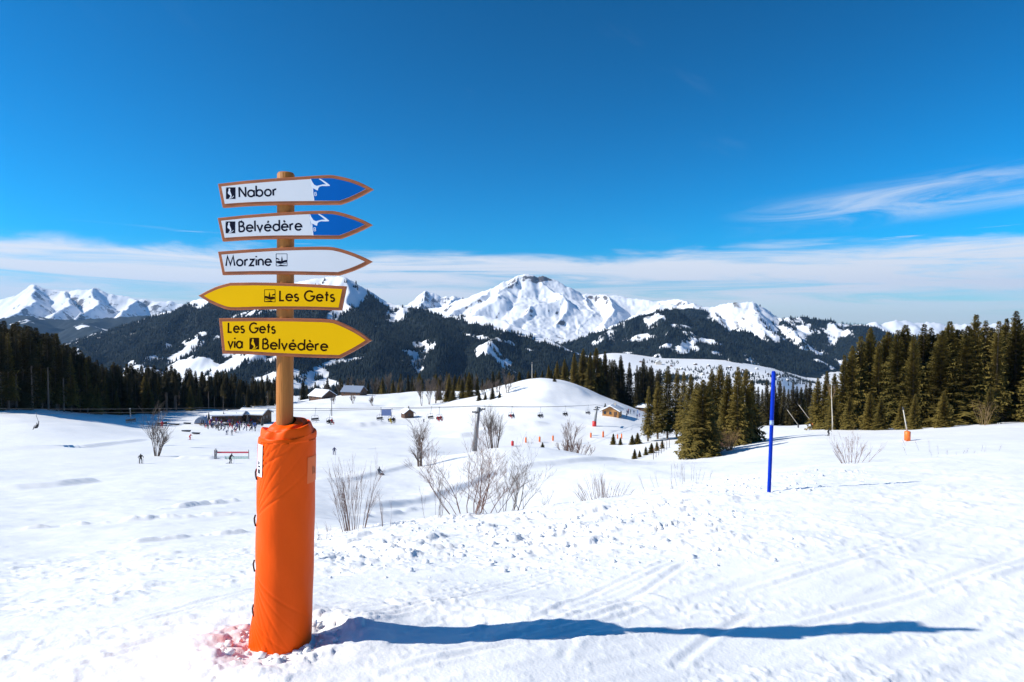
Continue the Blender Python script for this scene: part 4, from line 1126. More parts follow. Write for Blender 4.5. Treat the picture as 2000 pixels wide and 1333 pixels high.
# -- right forest
RT = [(1597, 735, 165), (1614, 722, 162), (1630, 726, 158), (1648, 690, 157), (1664, 672, 156), (1681, 652, 157), (1698, 636, 160), (1715, 662, 154), (1733, 644, 156), (1752, 640, 154), (1766, 630, 152), (1783, 650, 150), (1800, 628, 152), (1817, 636, 156),
      (1834, 642, 148), (1850, 624, 146), (1871, 640, 148), (1886, 632, 146), (1902, 610, 146), (1922, 622, 150), (1943, 622, 140), (1960, 618, 146), (1983, 603, 144), (2006, 606, 140), (2030, 600, 138), (2055, 608, 136)]
for q, (px, tp_, d) in enumerate(RT):
    conifer('spruce_tree', SLIM if q in (5, 12, 20, 23) else FULL, px, d + R.uniform(-3, 3), top=tp_, i=R.randrange(8), wide=R.uniform(.9, 1.2), label='%s spruce from the left along the sunlit edge of the right forest' % ORD[q], group='sunlit edge of the right forest')
for q in range(44):
    px = R.uniform(1650, 2080)
    conifer('spruce_tree', DARK if q % 3 else FULL, px, R.uniform(160, 205), top=float(np.interp(px, [1640, 1700, 1770, 1900, 2060], [700, 655, 645, 632, 618])) + R.uniform(0, 22), i=q, label='spruce inside the right forest behind its edge, ' + by(px, M_RIGHT), group='trees inside the right forest')
for q, (px, tp_, d) in enumerate(((1786, 766, 132), (1722, 776, 142), (1660, 770, 148), (1845, 762, 136), (1932, 752, 134), (1628, 772, 152), (1700, 762, 145), (1760, 782, 138))):
    conifer('young_spruce', FULL, px, d, top=tp_, i=q, wide=1.25, label=['round young spruce standing in front of the right forest by the orange snow lance', 'young spruce low at the right forest edge, second cut-in from the lance', 'small spruce at the right forest edge near the white birch', 'broad young spruce below the middle of the right forest', 'young spruce under the dead-branched spruce at the far right', 'young spruce just right of the white birch stem', 'young spruce between snow heap and right forest', 'low spruce just left of the orange lance box'][q], group='young spruces before the right forest')
# small spruces on the hedge bank and the knoll
for q, (px, d, h_) in enumerate(((1240, 128, 2.4), (1250, 131, 1.8), (1262, 134, 2.2), (1273, 137, 2.6), (1284, 141, 2.4), (1294, 146, 2.4), (1235, 168, 3.0), (1246, 168, 3.4), (1198, 172, 3.4), (1060, 150, 2.8), (885, 330, 7), (873, 335, 8), (1212, 170, 2.4))):
    conifer('young_spruce', FULL, px, d, height=h_, i=q, wide=1.6, label=['leftmost, separate little spruce on the slanting hedge bank', 'second little spruce on the slanting hedge bank', 'third little spruce on the slanting hedge bank', 'fourth little spruce on the slanting hedge bank', 'fifth little spruce on the slanting hedge bank', 'last little spruce at the top of the slanting hedge bank', 'little spruce above the hedge bank, left of a pair', 'little spruce above the hedge bank, right of a pair', 'lone little spruce by the marker poles in the hollow', 'tiny spruce on the mid ridge among the marker poles', 'bushy spruce right of the bare trees near the hut', 'bushy spruce nearest the bare trees by the hut', 'little spruce between marker poles and hedge bank'][q], group='little spruces in the hollow')

# ------------------------------------------------------------------ bare shrubs and trees
def bare_mesh(seed, h, stems, spread, fan=.5, twig=3, thick=.018, upright=.7, base_r=.15, curve=.3, sides=4, m=None, first=.25, rmin=None, kids=(3, 5)):
    r = random.Random(seed); mb = MB()
    def grow(p, d, L, rad, lev):
        pts = [p]; dd = d.copy(); n = 4
        for i in range(n):
            dd = (dd + Vector((r.uniform(-1, 1), r.uniform(-1, 1), r.uniform(-.3, .9)))*curve*.25).normalized()
            pts.append(pts[-1] + dd*L/n)
        mb.tube(pts, [max(rmin or .0016*h**.3, rad*(1 - .72*i/n)) for i in range(n+1)], sides if lev == 0 else 3, cap=False)
        if lev < twig:
            nk = r.randint(*kids) if lev == 0 else r.randint(max(2, kids[0]-1), kids[1]-1)
            for k in range(nk):
                s = r.uniform(first, .98); i = min(n-1, int(s*n)); q = pts[i].lerp(pts[i+1], s*n - i)
                ax = Vector((r.uniform(-1, 1), r.uniform(-1, 1), r.uniform(-.2, .5)))
                nd = (dd*upright + ax*fan).normalized()
                grow(q, nd, L*r.uniform(.35, .62), rad*.5*(1 - .5*s), lev+1)
    for k in range(stems):
        a = r.uniform(0, 6.28); q = r.random()**.5
        d = Vector((math.cos(a)*spread*q, math.sin(a)*spread*q, 1)).normalized()
        p = Vector((math.cos(a)*base_r*q, math.sin(a)*base_r*q, -.05))
        grow(p, d, h*r.uniform(.6, 1.0)*(1.1 - .3*q), thick*r.uniform(.6, 1.1), 0)
    return mb.mesh('branches', m or m_twig)
def shrub(name, label, cat, px, d, seed, h, stems, spread, group=None, **kw):
    p = gpx(px, d)
    o = obj(name, bare_mesh(seed, h, stems, spread, **kw)); o.location = p
    o.location.z -= .02
    tag(o, label, cat, group); return o
shrub('bare_shrub', 'upright bare shrub with many thin stems right of the orange padding', 'shrub', 690, 15.6, 1, 1.6, 24, .30, fan=.30, twig=2, thick=.010, base_r=.32, curve=.25, m=m_twig_r, upright=1.0)
shrub('bare_shrub', 'large sprawling bare shrub in front of the grey lift pylon', 'shrub', 922, 17.0, 2, 2.05, 17, .95, fan=.75, twig=3, thick=.015, base_r=.6, curve=1.0, m=m_twig_r, upright=.8, kids=(4, 6))
shrub('bare_shrub', 'right half of the large bare shrub, with a forked leaning stem', 'shrub', 985, 17.4, 3, 1.8, 9, .9, fan=.7, twig=3, thick=.013, base_r=.5, curve=.9, m=m_twig, upright=.8, kids=(4, 6))
shrub('bare_shrub', 'thin low shrub left of the large bare shrub', 'shrub', 848, 16.6, 4, .95, 9, .3, fan=.35, twig=2, thick=.007, base_r=.4, m=m_twig, upright=1.0)
shrub('bare_sapling', 'thin leaning sapling right of the large bare shrub', 'sapling', 1022, 17.2, 5, 1.5, 2, .8, fan=.4, twig=2, thick=.012, base_r=.1, m=m_twig)
shrub('bare_sapling', 'bent twig leaning far right beyond the large bare shrub', 'sapling', 1062, 17.0, 6, 1.2, 2, 1.6, fan=.4, twig=2, thick=.010, base_r=.1, m=m_twig)
shrub('low_bush', 'dense reddish bush low on the lip of the slope', 'bush', 1178, 16.6, 7, .62, 46, .75, fan=.3, twig=1, thick=.007, base_r=.6, m=m_twig_r, upright=1.0)
shrub('low_bush', 'sparse pale twigs on the lip left of the blue pole', 'bush', 1345, 15.8, 8, .45, 34, .5, fan=.3, twig=1, thick=.004, base_r=1.2, m=m_twig, upright=1.0)
shrub('bare_shrub', 'spreading leafless bush on the lip right of the blue pole', 'shrub', 1665, 16.5, 9, .78, 18, .9, fan=.4, twig=2, thick=.007, base_r=.35, m=m_twig_r, upright=1.0)
shrub('low_bush', 'faint dry twigs on the lip at the far right', 'bush', 1868, 17.5, 10, .30, 26, .6, fan=.3, twig=1, thick=.003, base_r=1.6, m=m_twig, upright=1.0)
shrub('bare_sapling', 'two thin upright twigs between padding and large shrub', 'sapling', 752, 14.0, 11, .78, 4, .12, fan=.25, twig=1, thick=.006, base_r=.12, m=m_twig_r, upright=1.2)
shrub('bare_sapling', 'small reddish twig just right of the orange padding', 'sapling', 634, 13.2, 12, .45, 5, .45, fan=.3, twig=1, thick=.006, base_r=.1, m=m_twig_r, upright=1.0)
shrub('bare_tree', 'slim bare tree of two stems on the middle slope', 'tree', 820, 82, 13, 5.6, 4, .10, fan=.5, twig=2, thick=.10, base_r=.35, curve=.10, m=m_twig, upright=.6, first=.12, rmin=.010, kids=(9, 12))
shrub('bare_tree', 'bare bushy tree on the mid ridge right of the grey pylon', 'tree', 963, 92, 14, 5.0, 13, .24, fan=.4, twig=2, thick=.07, base_r=.9, curve=.15, m=m_twig, upright=.8, rmin=.010, kids=(6, 8))
shrub('bare_tree', 'rounded bare tree in the left snowfield below the red rider', 'tree', 303, 104, 15, 6.2, 8, .42, fan=.5, twig=2, thick=.10, base_r=.5, curve=.25, m=m_twig, upright=.8, rmin=.012, kids=(7, 10))
shrub('bare_tree', 'small bare tree with dark twiggy base in the hollow', 'tree', 1112, 112, 16, 5.6, 5, .25, fan=.5, twig=2, thick=.08, base_r=.6, m=m_twig_r, upright=.8, rmin=.012, kids=(6, 9))
shrub('low_bush', 'dark twiggy thicket at the foot of the bare tree in the hollow', 'bush', 1124, 110, 17, 2.6, 44, .8, fan=.4, twig=2, thick=.04, base_r=2.2, rmin=.016, m=m_twig_r, upright=.9)
shrub('round_bush', 'rounded tan leafless bush beside the sunlit clump', 'bush', 1426, 110, 18, 3.6, 60, .62, fan=.28, twig=2, thick=.03, base_r=.5, m=m_twig_t, upright=1.0)
shrub('low_bush', 'brown thicket at the foot of the sunlit clump', 'bush', 1412, 118, 19, 3.0, 40, .7, fan=.35, twig=2, thick=.03, base_r=1.2, m=m_twig_r, upright=1.0)
shrub('bare_tree', 'pale dry bush under the dead-branched spruce at right', 'tree', 1922, 130, 20, 5.0, 9, .45, fan=.4, twig=3, thick=.05, base_r=.6, m=m_twig_t, upright=.9)
shrub('bare_tree', 'bare tree on the left shoulder of the snowy knoll', 'tree', 990, 300, 21, 8.5, 6, .45, rmin=.03, kids=(6, 9), fan=.45, twig=2, thick=.16, base_r=.8, m=m_twig, upright=.9)
for q, (px, d, h_) in enumerate(((824, 322, 10), (838, 326, 11), (850, 330, 9), (862, 328, 10))):
    shrub('bare_tree', '%s from the left of the bare trees above the small brown hut' % ORD[q], 'tree', px, d, 30+q, h_, 3, .2, group='bare trees above the hut', rmin=.03, kids=(7, 10), fan=.5, twig=2, thick=.16, base_r=.6, curve=.15, m=m_twig, upright=.9)
for q, (px, d, h_) in enumerate(((690, 345, 5), (728, 340, 5.5), (652, 350, 4.5), (945, 318, 5), (960, 316, 5.5), (972, 312, 5))):
    shrub('bare_tree', ['small bare tree on the open middle slope between the two houses', 'small bare tree on the middle slope above the blue banner', 'small bare tree beside the thin mast', 'leftmost dark bare tree under the knoll', 'middle dark bare tree under the knoll', 'rightmost dark bare tree under the knoll'][q], 'tree', px, d, 40+q, h_, 6, .4, rmin=.03, kids=(5, 8), fan=.4, twig=2, thick=.10, base_r=.5, m=m_twig, upright=.9)
k = 0
for px in np.arange(640, 1050, 24):
    shrub('bare_tree', 'brown leafless tree in the distant tree line ' + by(px, M_MID), 'tree', px + R.uniform(-7, 7), 445 + R.uniform(0, 20), 60+k, R.uniform(7, 12), 5, .3, group='leafless trees in the distant tree line', rmin=.06, kids=(7, 11), fan=.45, twig=2, thick=.22, base_r=.8, m=m_bark_d, upright=.9); k += 1
for q, (px, d, h_) in enumerate(((936, 305, 5.0), (948, 303, 4.0), (962, 300, 6.0), (976, 296, 3.5), (1083, 312, 4.0), (1182, 262, 3.0))):
    conifer('young_spruce', DARK, px, d, height=h_, i=q, wide=1.9, label= ['%s dark low spruce from the left under the left shoulder of the knoll' % ORD[q], 'dark low spruce on the right side of the knoll top', 'low dark spruce above the distant pylon'][max(0, q - 3)], group='dark low spruces about the knoll')
# white birch stem at the edge of the right forest
m_birch = mat('birch_bark', (.55, .50, .42), .7, .2, 3)
p = gpx(1627, 150); bt = empty('birch_tree', p); tag(bt, 'thin white birch stem at the left end of the right forest', 'tree')
mb = MB(); mb.tube([(0, 0, -.2), (-.1, 0, 3), (-.3, 0, 6), (-.45, 0, 9), (-.5, 0, 12)], [.16, .14, .11, .08, .03], 6); mb.obj('trunk', m_birch, bt)
tw = obj('crown', bare_mesh(55, 5, 7, .5, fan=.4, twig=2, thick=.03, m=m_twig_t), bt); tw.location = (-.4, 0, 7.5)
# ------------------------------------------------------------------ placing on the ground by sight line
def hit(px, py, d0=20.0, d1=500.0, n=700):
    x, y, z = ray(px, py)
    ds = np.geomspace(d0, d1, n); xs = ds * x / y; zs = CAMZ + ds * z / y
    rk, zk = base_cols(np.array([math.atan2(x, y)]))
    gz = pchip(rk[0], zk[0], np.hypot(xs, ds)) + detail(xs, ds)
    i = np.nonzero(zs < gz)[0]
    i = i[0] if len(i) else n - 1
    return Vector((xs[i], ds[i], gz[i]))
# ------------------------------------------------------------------ people
def fabric(name, c): return mat(name, c, .75, .12, 6)
CLOTH = {'red': fabric('red_jacket', (.50, .02, .03)), 'navy': fabric('navy_jacket', (.02, .03, .10)), 'black': fabric('black_jacket', (.015, .015, .018)), 'yellow': fabric('yellow_jacket', (.62, .42, .02)),
         'white': fabric('white_jacket', (.62, .62, .64)), 'teal': fabric('teal_jacket', (.02, .20, .25)), 'purple': fabric('purple_jacket', (.16, .04, .22)), 'grey': fabric('grey_jacket', (.16, .16, .18)), 'orange': fabric('orange_jacket', (.70, .16, .02)), 'blue': fabric('blue_jacket', (.03, .12, .42))}
m_trou = fabric('dark_ski_trousers', (.018, .018, .024)); m_skin = mat('skin', (.52, .30, .21), .55, .08, 10); m_boot = mat('ski_boot', (.03, .03, .035), .4, .1, 10)
m_helm = mat('dark_helmet', (.025, .025, .03), .35, .1, 10); m_ski = mat('ski_topsheet', (.05, .05, .08), .35, .2, 5)
def body(pose):
    """one continuous figure grown over a skeleton; returns verts, faces, material index per face"""
    J = {'stand': dict(pel=(0,0,.95), che=(0,.02,1.28), nck=(0,.01,1.48), hd=(0,-.01,1.60), top=(0,0,1.74), sL=(.18,.02,1.42), eL=(.27,.0,1.14), wL=(.25,-.14,.93), kL=(.11,-.03,.52), aL=(.12,.02,.10), tL=(.13,-.14,.05), hL=(.09,0,.90)),
         'ski': dict(pel=(0,.12,.78), che=(0,-.10,1.08), nck=(0,-.22,1.26), hd=(0,-.28,1.37), top=(0,-.30,1.51), sL=(.19,-.17,1.20), eL=(.33,-.22,.98), wL=(.30,-.48,.92), kL=(.14,-.14,.48), aL=(.15,.06,.10), tL=(.15,-.14,.05), hL=(.10,.10,.75)),
         'sit': dict(pel=(0,.05,.50), che=(0,.12,.84), nck=(0,.10,1.04), hd=(0,.07,1.16), top=(0,.07,1.30), sL=(.18,.12,.98), eL=(.25,-.02,.74), wL=(.18,-.24,.66), kL=(.12,-.42,.50), aL=(.12,-.46,.10), tL=(.12,-.62,.05), hL=(.10,.03,.50))}[pose]
    rad = dict(pel=.15, che=.17, nck=.065, hd=.10, top=.085, sL=.085, eL=.06, wL=.045, kL=.075, aL=.065, tL=.055, hL=.10)
    for k_ in list(J):
        if k_[-1] == 'L' and len(k_) == 2: J[k_[0] + 'R'] = (-J[k_][0],) + tuple(J[k_][1:]); rad[k_[0] + 'R'] = rad[k_]
    names = list(J); idx = {a: i for i, a in enumerate(names)}
    E = [('pel','che'),('che','nck'),('nck','hd'),('hd','top')]
    for s in 'LR': E += [('che','s'+s),('s'+s,'e'+s),('e'+s,'w'+s),('pel','h'+s),('h'+s,'k'+s),('k'+s,'a'+s),('a'+s,'t'+s)]
    me = bpy.data.meshes.new('skeleton'); me.from_pydata([J[a] for a in names], [(idx[a], idx[b]) for a, b in E], [])
    o = bpy.data.objects.new('skeleton', me); COL.objects.link(o)
    md = o.modifiers.new('skin', 'SKIN'); md.use_smooth_shade = True
    for a in names:
        sv = me.skin_vertices[0].data[idx[a]]; sv.radius = (rad[a], rad[a] * .85); sv.use_root = (a == 'pel')
    o.modifiers.new('sub', 'SUBSURF').levels = 1
    dg = bpy.context.evaluated_depsgraph_get(); ev = o.evaluated_get(dg)
    m2 = bpy.data.meshes.new_from_object(ev)
    segs = [(Vector(J[a]), Vector(J[b]), a, b) for a, b in E]
    mi = []
    for p in m2.polygons:
        best, who = 1e9, None
        for a, b, na_, nb_ in segs:
            t = max(0, min(1, (p.center - a).dot(b - a) / (b - a).length_squared)); q = (p.center - a - (b - a)*t).length
            if q < best: best, who = q, (na_, nb_)
        w = who[1]
        if w in ('top', 'hd'): mi.append(2 if (p.center.z < J['hd'][2] + .03 and p.center.y < J['hd'][1]) else 3)
        elif w[0] in 'k' or (w[0] == 'h'): mi.append(1)
        elif w[0] in 'at' and w != 'top': mi.append(4 if p.center.z < .25 else 1)
        else: mi.append(0)
    m2.polygons.foreach_set('material_index', mi)
    bpy.data.objects.remove(o); bpy.data.meshes.remove(me)
    return m2
BODY = {q: body(q) for q in ('stand', 'ski', 'sit')}
PM = {}
def person_mesh(pose, col):
    if (pose, col) not in PM:
        m2 = BODY[pose].copy(); m2.materials.clear(); m2.name = 'person'
        for m in (CLOTH[col], m_trou, m_skin, m_helm, m_boot): m2.materials.append(m)
        PM[(pose, col)] = m2
    return PM[(pose, col)]
mb = MB()
for s in (-1, 1):
    mb.box((s*.14 - .045, -.95, 0), (s*.14 + .045, .75, .02)); mb.box((s*.14 - .045, -1.10, .03), (s*.14 + .045, -.93, .045), M=None)
SKI_ME = mb.mesh('skis', m_ski)
mb = MB(); mb.tube([(.30, -.48, .92), (.36, -.25, 0)], .012, 4); mb.tube([(-.30, -.48, .92), (-.36, -.25, 0)], .012, 4); POLE_ME = mb.mesh('ski_poles', m_ski)
def person(loc, rz, pose, col, label, group=None, skis=False, scale=1.0):
    o = obj('person', person_mesh(pose, col)); o.location = loc; o.rotation_euler = (0, 0, rz); o.scale = (scale,)*3
    if skis: obj('skis', SKI_ME, o); obj('ski_poles', POLE_ME, o)
    tag(o, label, 'person', group); return o
SKIERS = [(275, 906, .6, 'black', 'skier in black gliding alone across the left snowfield'), (422, 897, -.4, 'grey', 'skier in grey just under the red barrier strip'), (450, 906, 1.2, 'black', 'skier in black right of and below the red barrier strip'),
          (653, 889, .3, 'navy', 'lone skier in navy on the open snow right of the padding'), (371, 860, 1.4, 'red', 'small skier in red left of the terrace crowd'), (443, 850, .7, 'navy', 'left one of two skiers standing below the terrace'), (453, 851, .2, 'grey', 'right one of two skiers standing below the terrace'),
          (827, 826, 1.0, 'navy', 'skier in navy right of the small brown hut'), (858, 822, -.5, 'black', 'skier in black below the red chairlift rider near the hut'), (1618, 852, .4, 'black', 'skier in black on the piste before the right forest'), (461, 846, -1, 'black', 'skier in black coming down from the terrace crowd')]
for px, py, rz, c, lb in SKIERS: person(hit(px, py), rz, 'ski' if c != 'grey' else 'stand', c, lb, 'skiers on the slopes', True)
person(hit(742, 928), 1.2, 'sit', 'grey', 'person sitting on the snow left of the two-stemmed bare tree', 'skiers on the slopes').location.z -= .38
TC = ['navy', 'black', 'black', 'grey', 'red', 'navy', 'black', 'blue', 'purple', 'navy', 'black', 'grey']
HC = hit(450, 828); 
for q in range(150):
    px = R.uniform(386, 505) if q > 12 else R.uniform(415, 475)
    py = R.triangular(820, 846, 831) - (5 if px < 410 else 0)
    c = TC[R.randrange(len(TC))]; po_ = 'sit' if R.random() < .35 else 'stand'
    person(hit(px, py), R.uniform(0, 6.28), po_, c, 'person in %s %s on the terrace, %s' % (c, 'seated' if po_ == 'sit' else 'standing', by(px, [(393, 'beside the domed tent'), (418, 'before the left end of the long chalet'), (440, 'before the right end of the long chalet'), (465, 'before the gap between the chalets'), (490, 'before the right-hand chalet'), (510, 'nearest the orange padding')])), 'people on the left terrace', scale=R.uniform(.92, 1.06))
for q in range(10):
    c = TC[R.randrange(len(TC))]
    person(hit(R.uniform(1222, 1252), R.uniform(806, 820)), R.uniform(0, 6.28), 'stand', c, 'person in a %s jacket outside the sunlit wooden chalet' % c, 'people outside the sunlit chalet')
# ------------------------------------------------------------------ chairlift
m_steel = mat('galvanised_steel', (.26, .27, .28), .5, .15, 2, metal=.35); m_dark = mat('dark_steel', (.035, .035, .04), .5, .15, 6); m_orange = mat('orange_pad', (.85, .17, .02), .5, .1, 6); m_redpad = mat('red_pad', (.62, .03, .03), .5, .1, 6)
def lane(off, ys):
    nodes = [(-160, ys[0], 118 - off), (400, ys[1], 131 - off), (932, ys[2], 150 - off), (1163, ys[3], 212 - off), (1330, 806, 330 - off)]
    pts = [P(*n) for n in nodes]; out = []
    for a, b in zip(pts[:-1], pts[1:]):
        L = (b - a).length
        for i in range(24):
            t = i / 24; q = a.lerp(b, t); q.z -= .012 * L * 4 * t * (1 - t) * .5; out.append(q)
    out.append(pts[-1]); return out
LANES = [lane(0, (796, 797, 793, 791)), lane(5.0, (806, 803, 794, 791))]
for q, ln in enumerate(LANES):
    mb = MB(); mb.tube(ln, .045, 4); o = mb.obj('lift_cable', m_dark)
    tag(o, ['thin far cable of the chairlift crossing the left snowfield', 'thin near cable of the chairlift crossing the left snowfield'][q], 'cable', 'chairlift cables')
def on_lane(q, px):
    best = None; ln = LANES[q]
    for a, b in zip(ln[:-1], ln[1:]):
        for t in (0, .25, .5, .75):
            p_ = a.lerp(b, t); u = 1000 + F * p_.x / p_.y
            if best is None or abs(u - px) < best[0]: best = (abs(u - px), p_)
    return best[1]
def chair_parts():
    h = MB(); h.tube([(0, 0, .12), (0, .02, -.5), (0, .25, -1.3), (0, .34, -2.0)], .04, 6); h.box((-.12, -.10, -.05), (.12, .10, .12))
    f = MB(); 
    for s in (-1, 1): f.tube([(0, .34, -1.55), (s*.75, .34, -1.65), (s*.86, .32, -2.2), (s*.86, .22, -2.72), (s*.84, -.25, -2.74)], .03, 5)
    se = MB(); se.box((-.84, -.28, -2.74), (.84, .20, -2.66))
    bk = MB(); bk.box((-.84, .24, -2.55), (.84, .29, -2.12))
    bar = MB(); bar.tube([(-.8, .25, -2.25), (-.8, -.35, -2.35), (.8, -.35, -2.35), (.8, .25, -2.25)], .022, 4); bar.tube([(0, -.35, -2.35), (0, -.5, -3.0)], .02, 4); bar.tube([(-.4, -.5, -3.0), (.4, -.5, -3.0)], .02, 4)
    return [('hanger', h.mesh('hanger', m_steel)), ('frame', f.mesh('frame', m_dark)), ('seat', se.mesh('seat', m_dark)), ('backrest', bk.mesh('backrest', m_dark)), ('safety_bar', bar.mesh('safety_bar', m_dark))]
CHAIR = chair_parts()
CH = [(1, 65, -1.0, ['black'], 'chair of the lift at the far left with a rider in black'), (0, 250, .7, [], 'empty chair left of the rounded bare tree'), (1, 313, .3, ['red'], 'chair with a rider in red above the rounded bare tree'),
      (0, 617, .8, [], 'empty chair just right of the post'), (1, 642, 1.0, ['black', 'red'], 'chair carrying two riders right of the post'), (0, 742, .9, [], 'empty chair beside the blue banner'), (1, 766, .6, ['yellow', 'black'], 'chair with a rider in yellow right of the blue banner'),
      (0, 843, .9, [], 'empty chair right of the small brown hut'), (1, 858, .7, ['red', 'red'], 'chair with two riders in red left of the grey pylon'), (0, 1000, .5, ['red', 'navy'], 'chair with riders just right of the grey pylon'), (1, 1057, .5, ['black', 'grey'], 'chair with riders in front of the snowy knoll'),
      (0, 1106, .5, ['black', 'black'], 'distant chair with dark riders below the knoll'), (1, 1149, .5, ['grey'], 'most distant chair, beside the far pylon')]
for q, px, rz, rid, lb in CH:
    p_ = on_lane(q, px); o = empty('lift_chair', p_, rz); o.rotation_euler[1] = R.uniform(-.06, .06); tag(o, lb, 'chairlift chair', 'chairs of the chairlift')
    for nm, me_ in CHAIR: obj(nm, me_, o)
    for i, c in enumerate(rid):
        off = Vector(((-.38 + .76*i) if len(rid) > 1 else .1, .0, -3.08)); off.rotate(Quaternion((0, 0, 1), rz))
        person(p_ + off, rz, 'sit', c, 'rider in %s seated on the %s' % (c, lb.split(' with')[0].split(' carrying')[0]) + (', on its %s side' % ('left', 'right')[i] if len(rid) > 1 else ''), 'chairlift riders')
def pylon(px, py, top, d, r0, pad, lb):
    b = hit(px, py, d * .8, d * 1.3); b = gpx(px, d); o = empty('lift_pylon', b); tag(o, lb, 'pylon', 'pylons of the chairlift')
    t = P(*top, d) - b; rz = math.atan2(212 - 150, 30)
    mb = MB(); mb.tube([(0, 0, -.5), tuple(t * .5), tuple(t)], [r0, r0 * .85, r0 * .68], 12); mb.obj('shaft', m_steel, o)
    mb = MB(); M = Matrix.Translation(t - Vector((0, 0, .9))) @ Matrix.Rotation(-.22, 4, 'Z'); mb.box((-.14, -2.6, -.35), (.14, 2.6, 0), M=M); mb.obj('crossarm', m_steel, o)
    for s in (-1, 1):
        mb = MB(); mb.box((-.95, s*2.5 - .08, -.05), (.95, s*2.5 + .08, .14), M=M)
        for k_ in range(4): mb.tube([M @ Vector((-.75 + .5*k_, s*2.5 - .13, .18)), M @ Vector((-.75 + .5*k_, s*2.5 + .13, .18))], .17, 8)
        mb.obj('sheave_train', m_dark, o)
    mb = MB(); 
    for k_ in range(12): z = .5 + k_ * t.z / 14; mb.tube([t * (z / t.z) + Vector((-.18, -r0, 0)), t * (z / t.z) + Vector((.18, -r0, 0))], .02, 4)
    lad = mb.obj('ladder', m_dark, o); lad['kind'] = 'stuff'
    if pad: mb = MB(); mb.tube([(0, 0, -.3), (0, 0, 1.7)], r0 + .22, 12); mb.obj('foot_pad', m_redpad, o)
pylon(926, 882, (935, 796), 150, .62, False, 'tall grey steel pylon behind the large bare shrub')
pylon(1161, 835, (1166, 794), 212, .5, True, 'distant grey pylon with a red padded foot below the knoll')
# ------------------------------------------------------------------ marker poles, lances, banners
def marker(px, py, h, r, m, lb, grp='orange marker pads in the hollow'):
    o = empty('piste_marker', hit(px, py, 60)); tag(o, lb, 'marker', grp)
    mb = MB(); mb.tube([(0, 0, -.2), (0, 0, h * 1.25)], .04, 6); mb.obj('pole', m_dark, o)
    mb = MB(); mb.tube([(0, 0, .15), (0, 0, h), (0, 0, h + .05)], [r, r, r * .7], 10); mb.obj('pad', m, o)
for q, (px, py, h, r, m) in enumerate(((1001, 872, 1.3, .38, m_redpad), (1027, 866, 1.5, .26, m_orange), (1054, 864, 1.5, .28, m_orange), (1080, 862, 1.5, .26, m_orange), (1154, 856, 1.5, .28, m_orange), (1178, 855, 1.8, .28, m_orange), (1206, 858, 1.3, .2, m_orange), (1214, 858, 1.5, .2, m_orange))):
    marker(px, py, h, r, m, ['short red pad, leftmost of the row on the mid ridge', 'first orange marker right of the red pad', 'second orange marker right of the red pad', 'third orange marker, left of the bare tree in the hollow', 'orange marker just right of the bare tree in the hollow', 'tallest orange marker right of the bare tree in the hollow', 'left of two thin markers by the lone little spruce', 'right of two thin markers by the lone little spruce'][q])
m_alu = mat('pale_lance_tube', (.55, .50, .42), .45, .1, 4)
def lance(px, py, tip, m, lb, h=1.4, w=.42):
    b = hit(px, py, 60); o = empty('snow_lance', b); tag(o, lb, 'snow lance', 'snow-making lances')
    t = P(*tip, b.y) - b
    mb = MB(); mb.tube([(0, 0, -.3), (0, 0, h)], .10, 8); mb.obj('stand', m_dark, o)
    mb = MB(); mb.tube([(0, 0, .1), (0, 0, h), (0, 0, h + .08)], [w, w, w * .6], 10); mb.obj('foot_pad', m, o)
    a = Vector((0, 0, h * .8)); mb = MB(); mb.tube([tuple(a), tuple(a.lerp(t, .5)), tuple(t)], [.10, .085, .06], 8); mb.obj('lance_tube', m_alu, o)
    mb = MB(); dr = (t - a).normalized(); mb.tube([tuple(t), tuple(t + dr * .35)], [.12, .10], 8); mb.obj('nozzle_head', m_dark, o)
lance(1588, 836, (1559, 790), m_orange, 'leaning snow lance with orange foot left of the right forest')
lance(1559, 836, (1537, 800), m_dark, 'shorter leaning snow lance behind the blue pole', 1.0, .2)
lance(1772, 862, (1764, 800), m_orange, 'pale snow lance with an orange box in front of the right forest')
marker(1598, 836, 1.5, .34, m_orange, 'orange pad right beside the leaning snow lance', None)
m_blueb = mat('blue_banner', (.16, .22, .42), .7, .15, 3); m_redb = mat('red_strip', (.60, .06, .09), .7, .1, 3); m_net = mat('pale_green_net', (.50, .62, .58), .8, .15, 4)
def banner(px0, px1, py, h0, h1, m, lb, extra=None):
    a, b = hit(px0, py, 60), hit(px1, py, 60); b.y = a.y; b.z = ground(b.x, b.y); o = empty('banner', a); tag(o, lb, 'banner')
    d = b - a
    for s in (0, 1): mb = MB(); q = d * s; mb.tube([(q.x, q.y, q.z - .3), (q.x, q.y, q.z + h1 + .3)], .05, 6); mb.obj('post', m_dark, o)
    mb = MB(); mb.box((.06, -.03, h0), (d.x - .06, .03, h1)); mb.obj('cloth', m, o)
    if extra: mb = MB(); mb.box((d.x * .3, -.05, h0 - 1.0), (d.x - .1, -.02, h0 - .5)); mb.obj('net', extra, o)
banner(745, 768, 824, 2.0, 4.6, m_blueb, 'blue advertising banner on two posts above the middle slope')
banner(419, 486, 897, .95, 1.2, m_redb, 'long red barrier strip above two skiers', m_net)
p = hit(648, 813, 60); o = empty('mast', p); tag(o, 'thin dark mast on the middle slope right of the post', 'mast')
tt = P(648, 776, p.y).z - p.z; mb = MB(); mb.tube([(0, 0, -.3), (0, 0, tt)], [.18, .12], 8); mb.obj('shaft', m_dark, o)
mb = MB(); mb.box((-.35, -.1, tt - .5), (.35, .1, tt - .3)); mb.obj('bracket', m_dark, o)
p = hit(1061, 742, 250); p = gpx(1039, 335); o = empty('mast', p); tag(o, 'thin pale mast on top of the snowy knoll', 'mast')
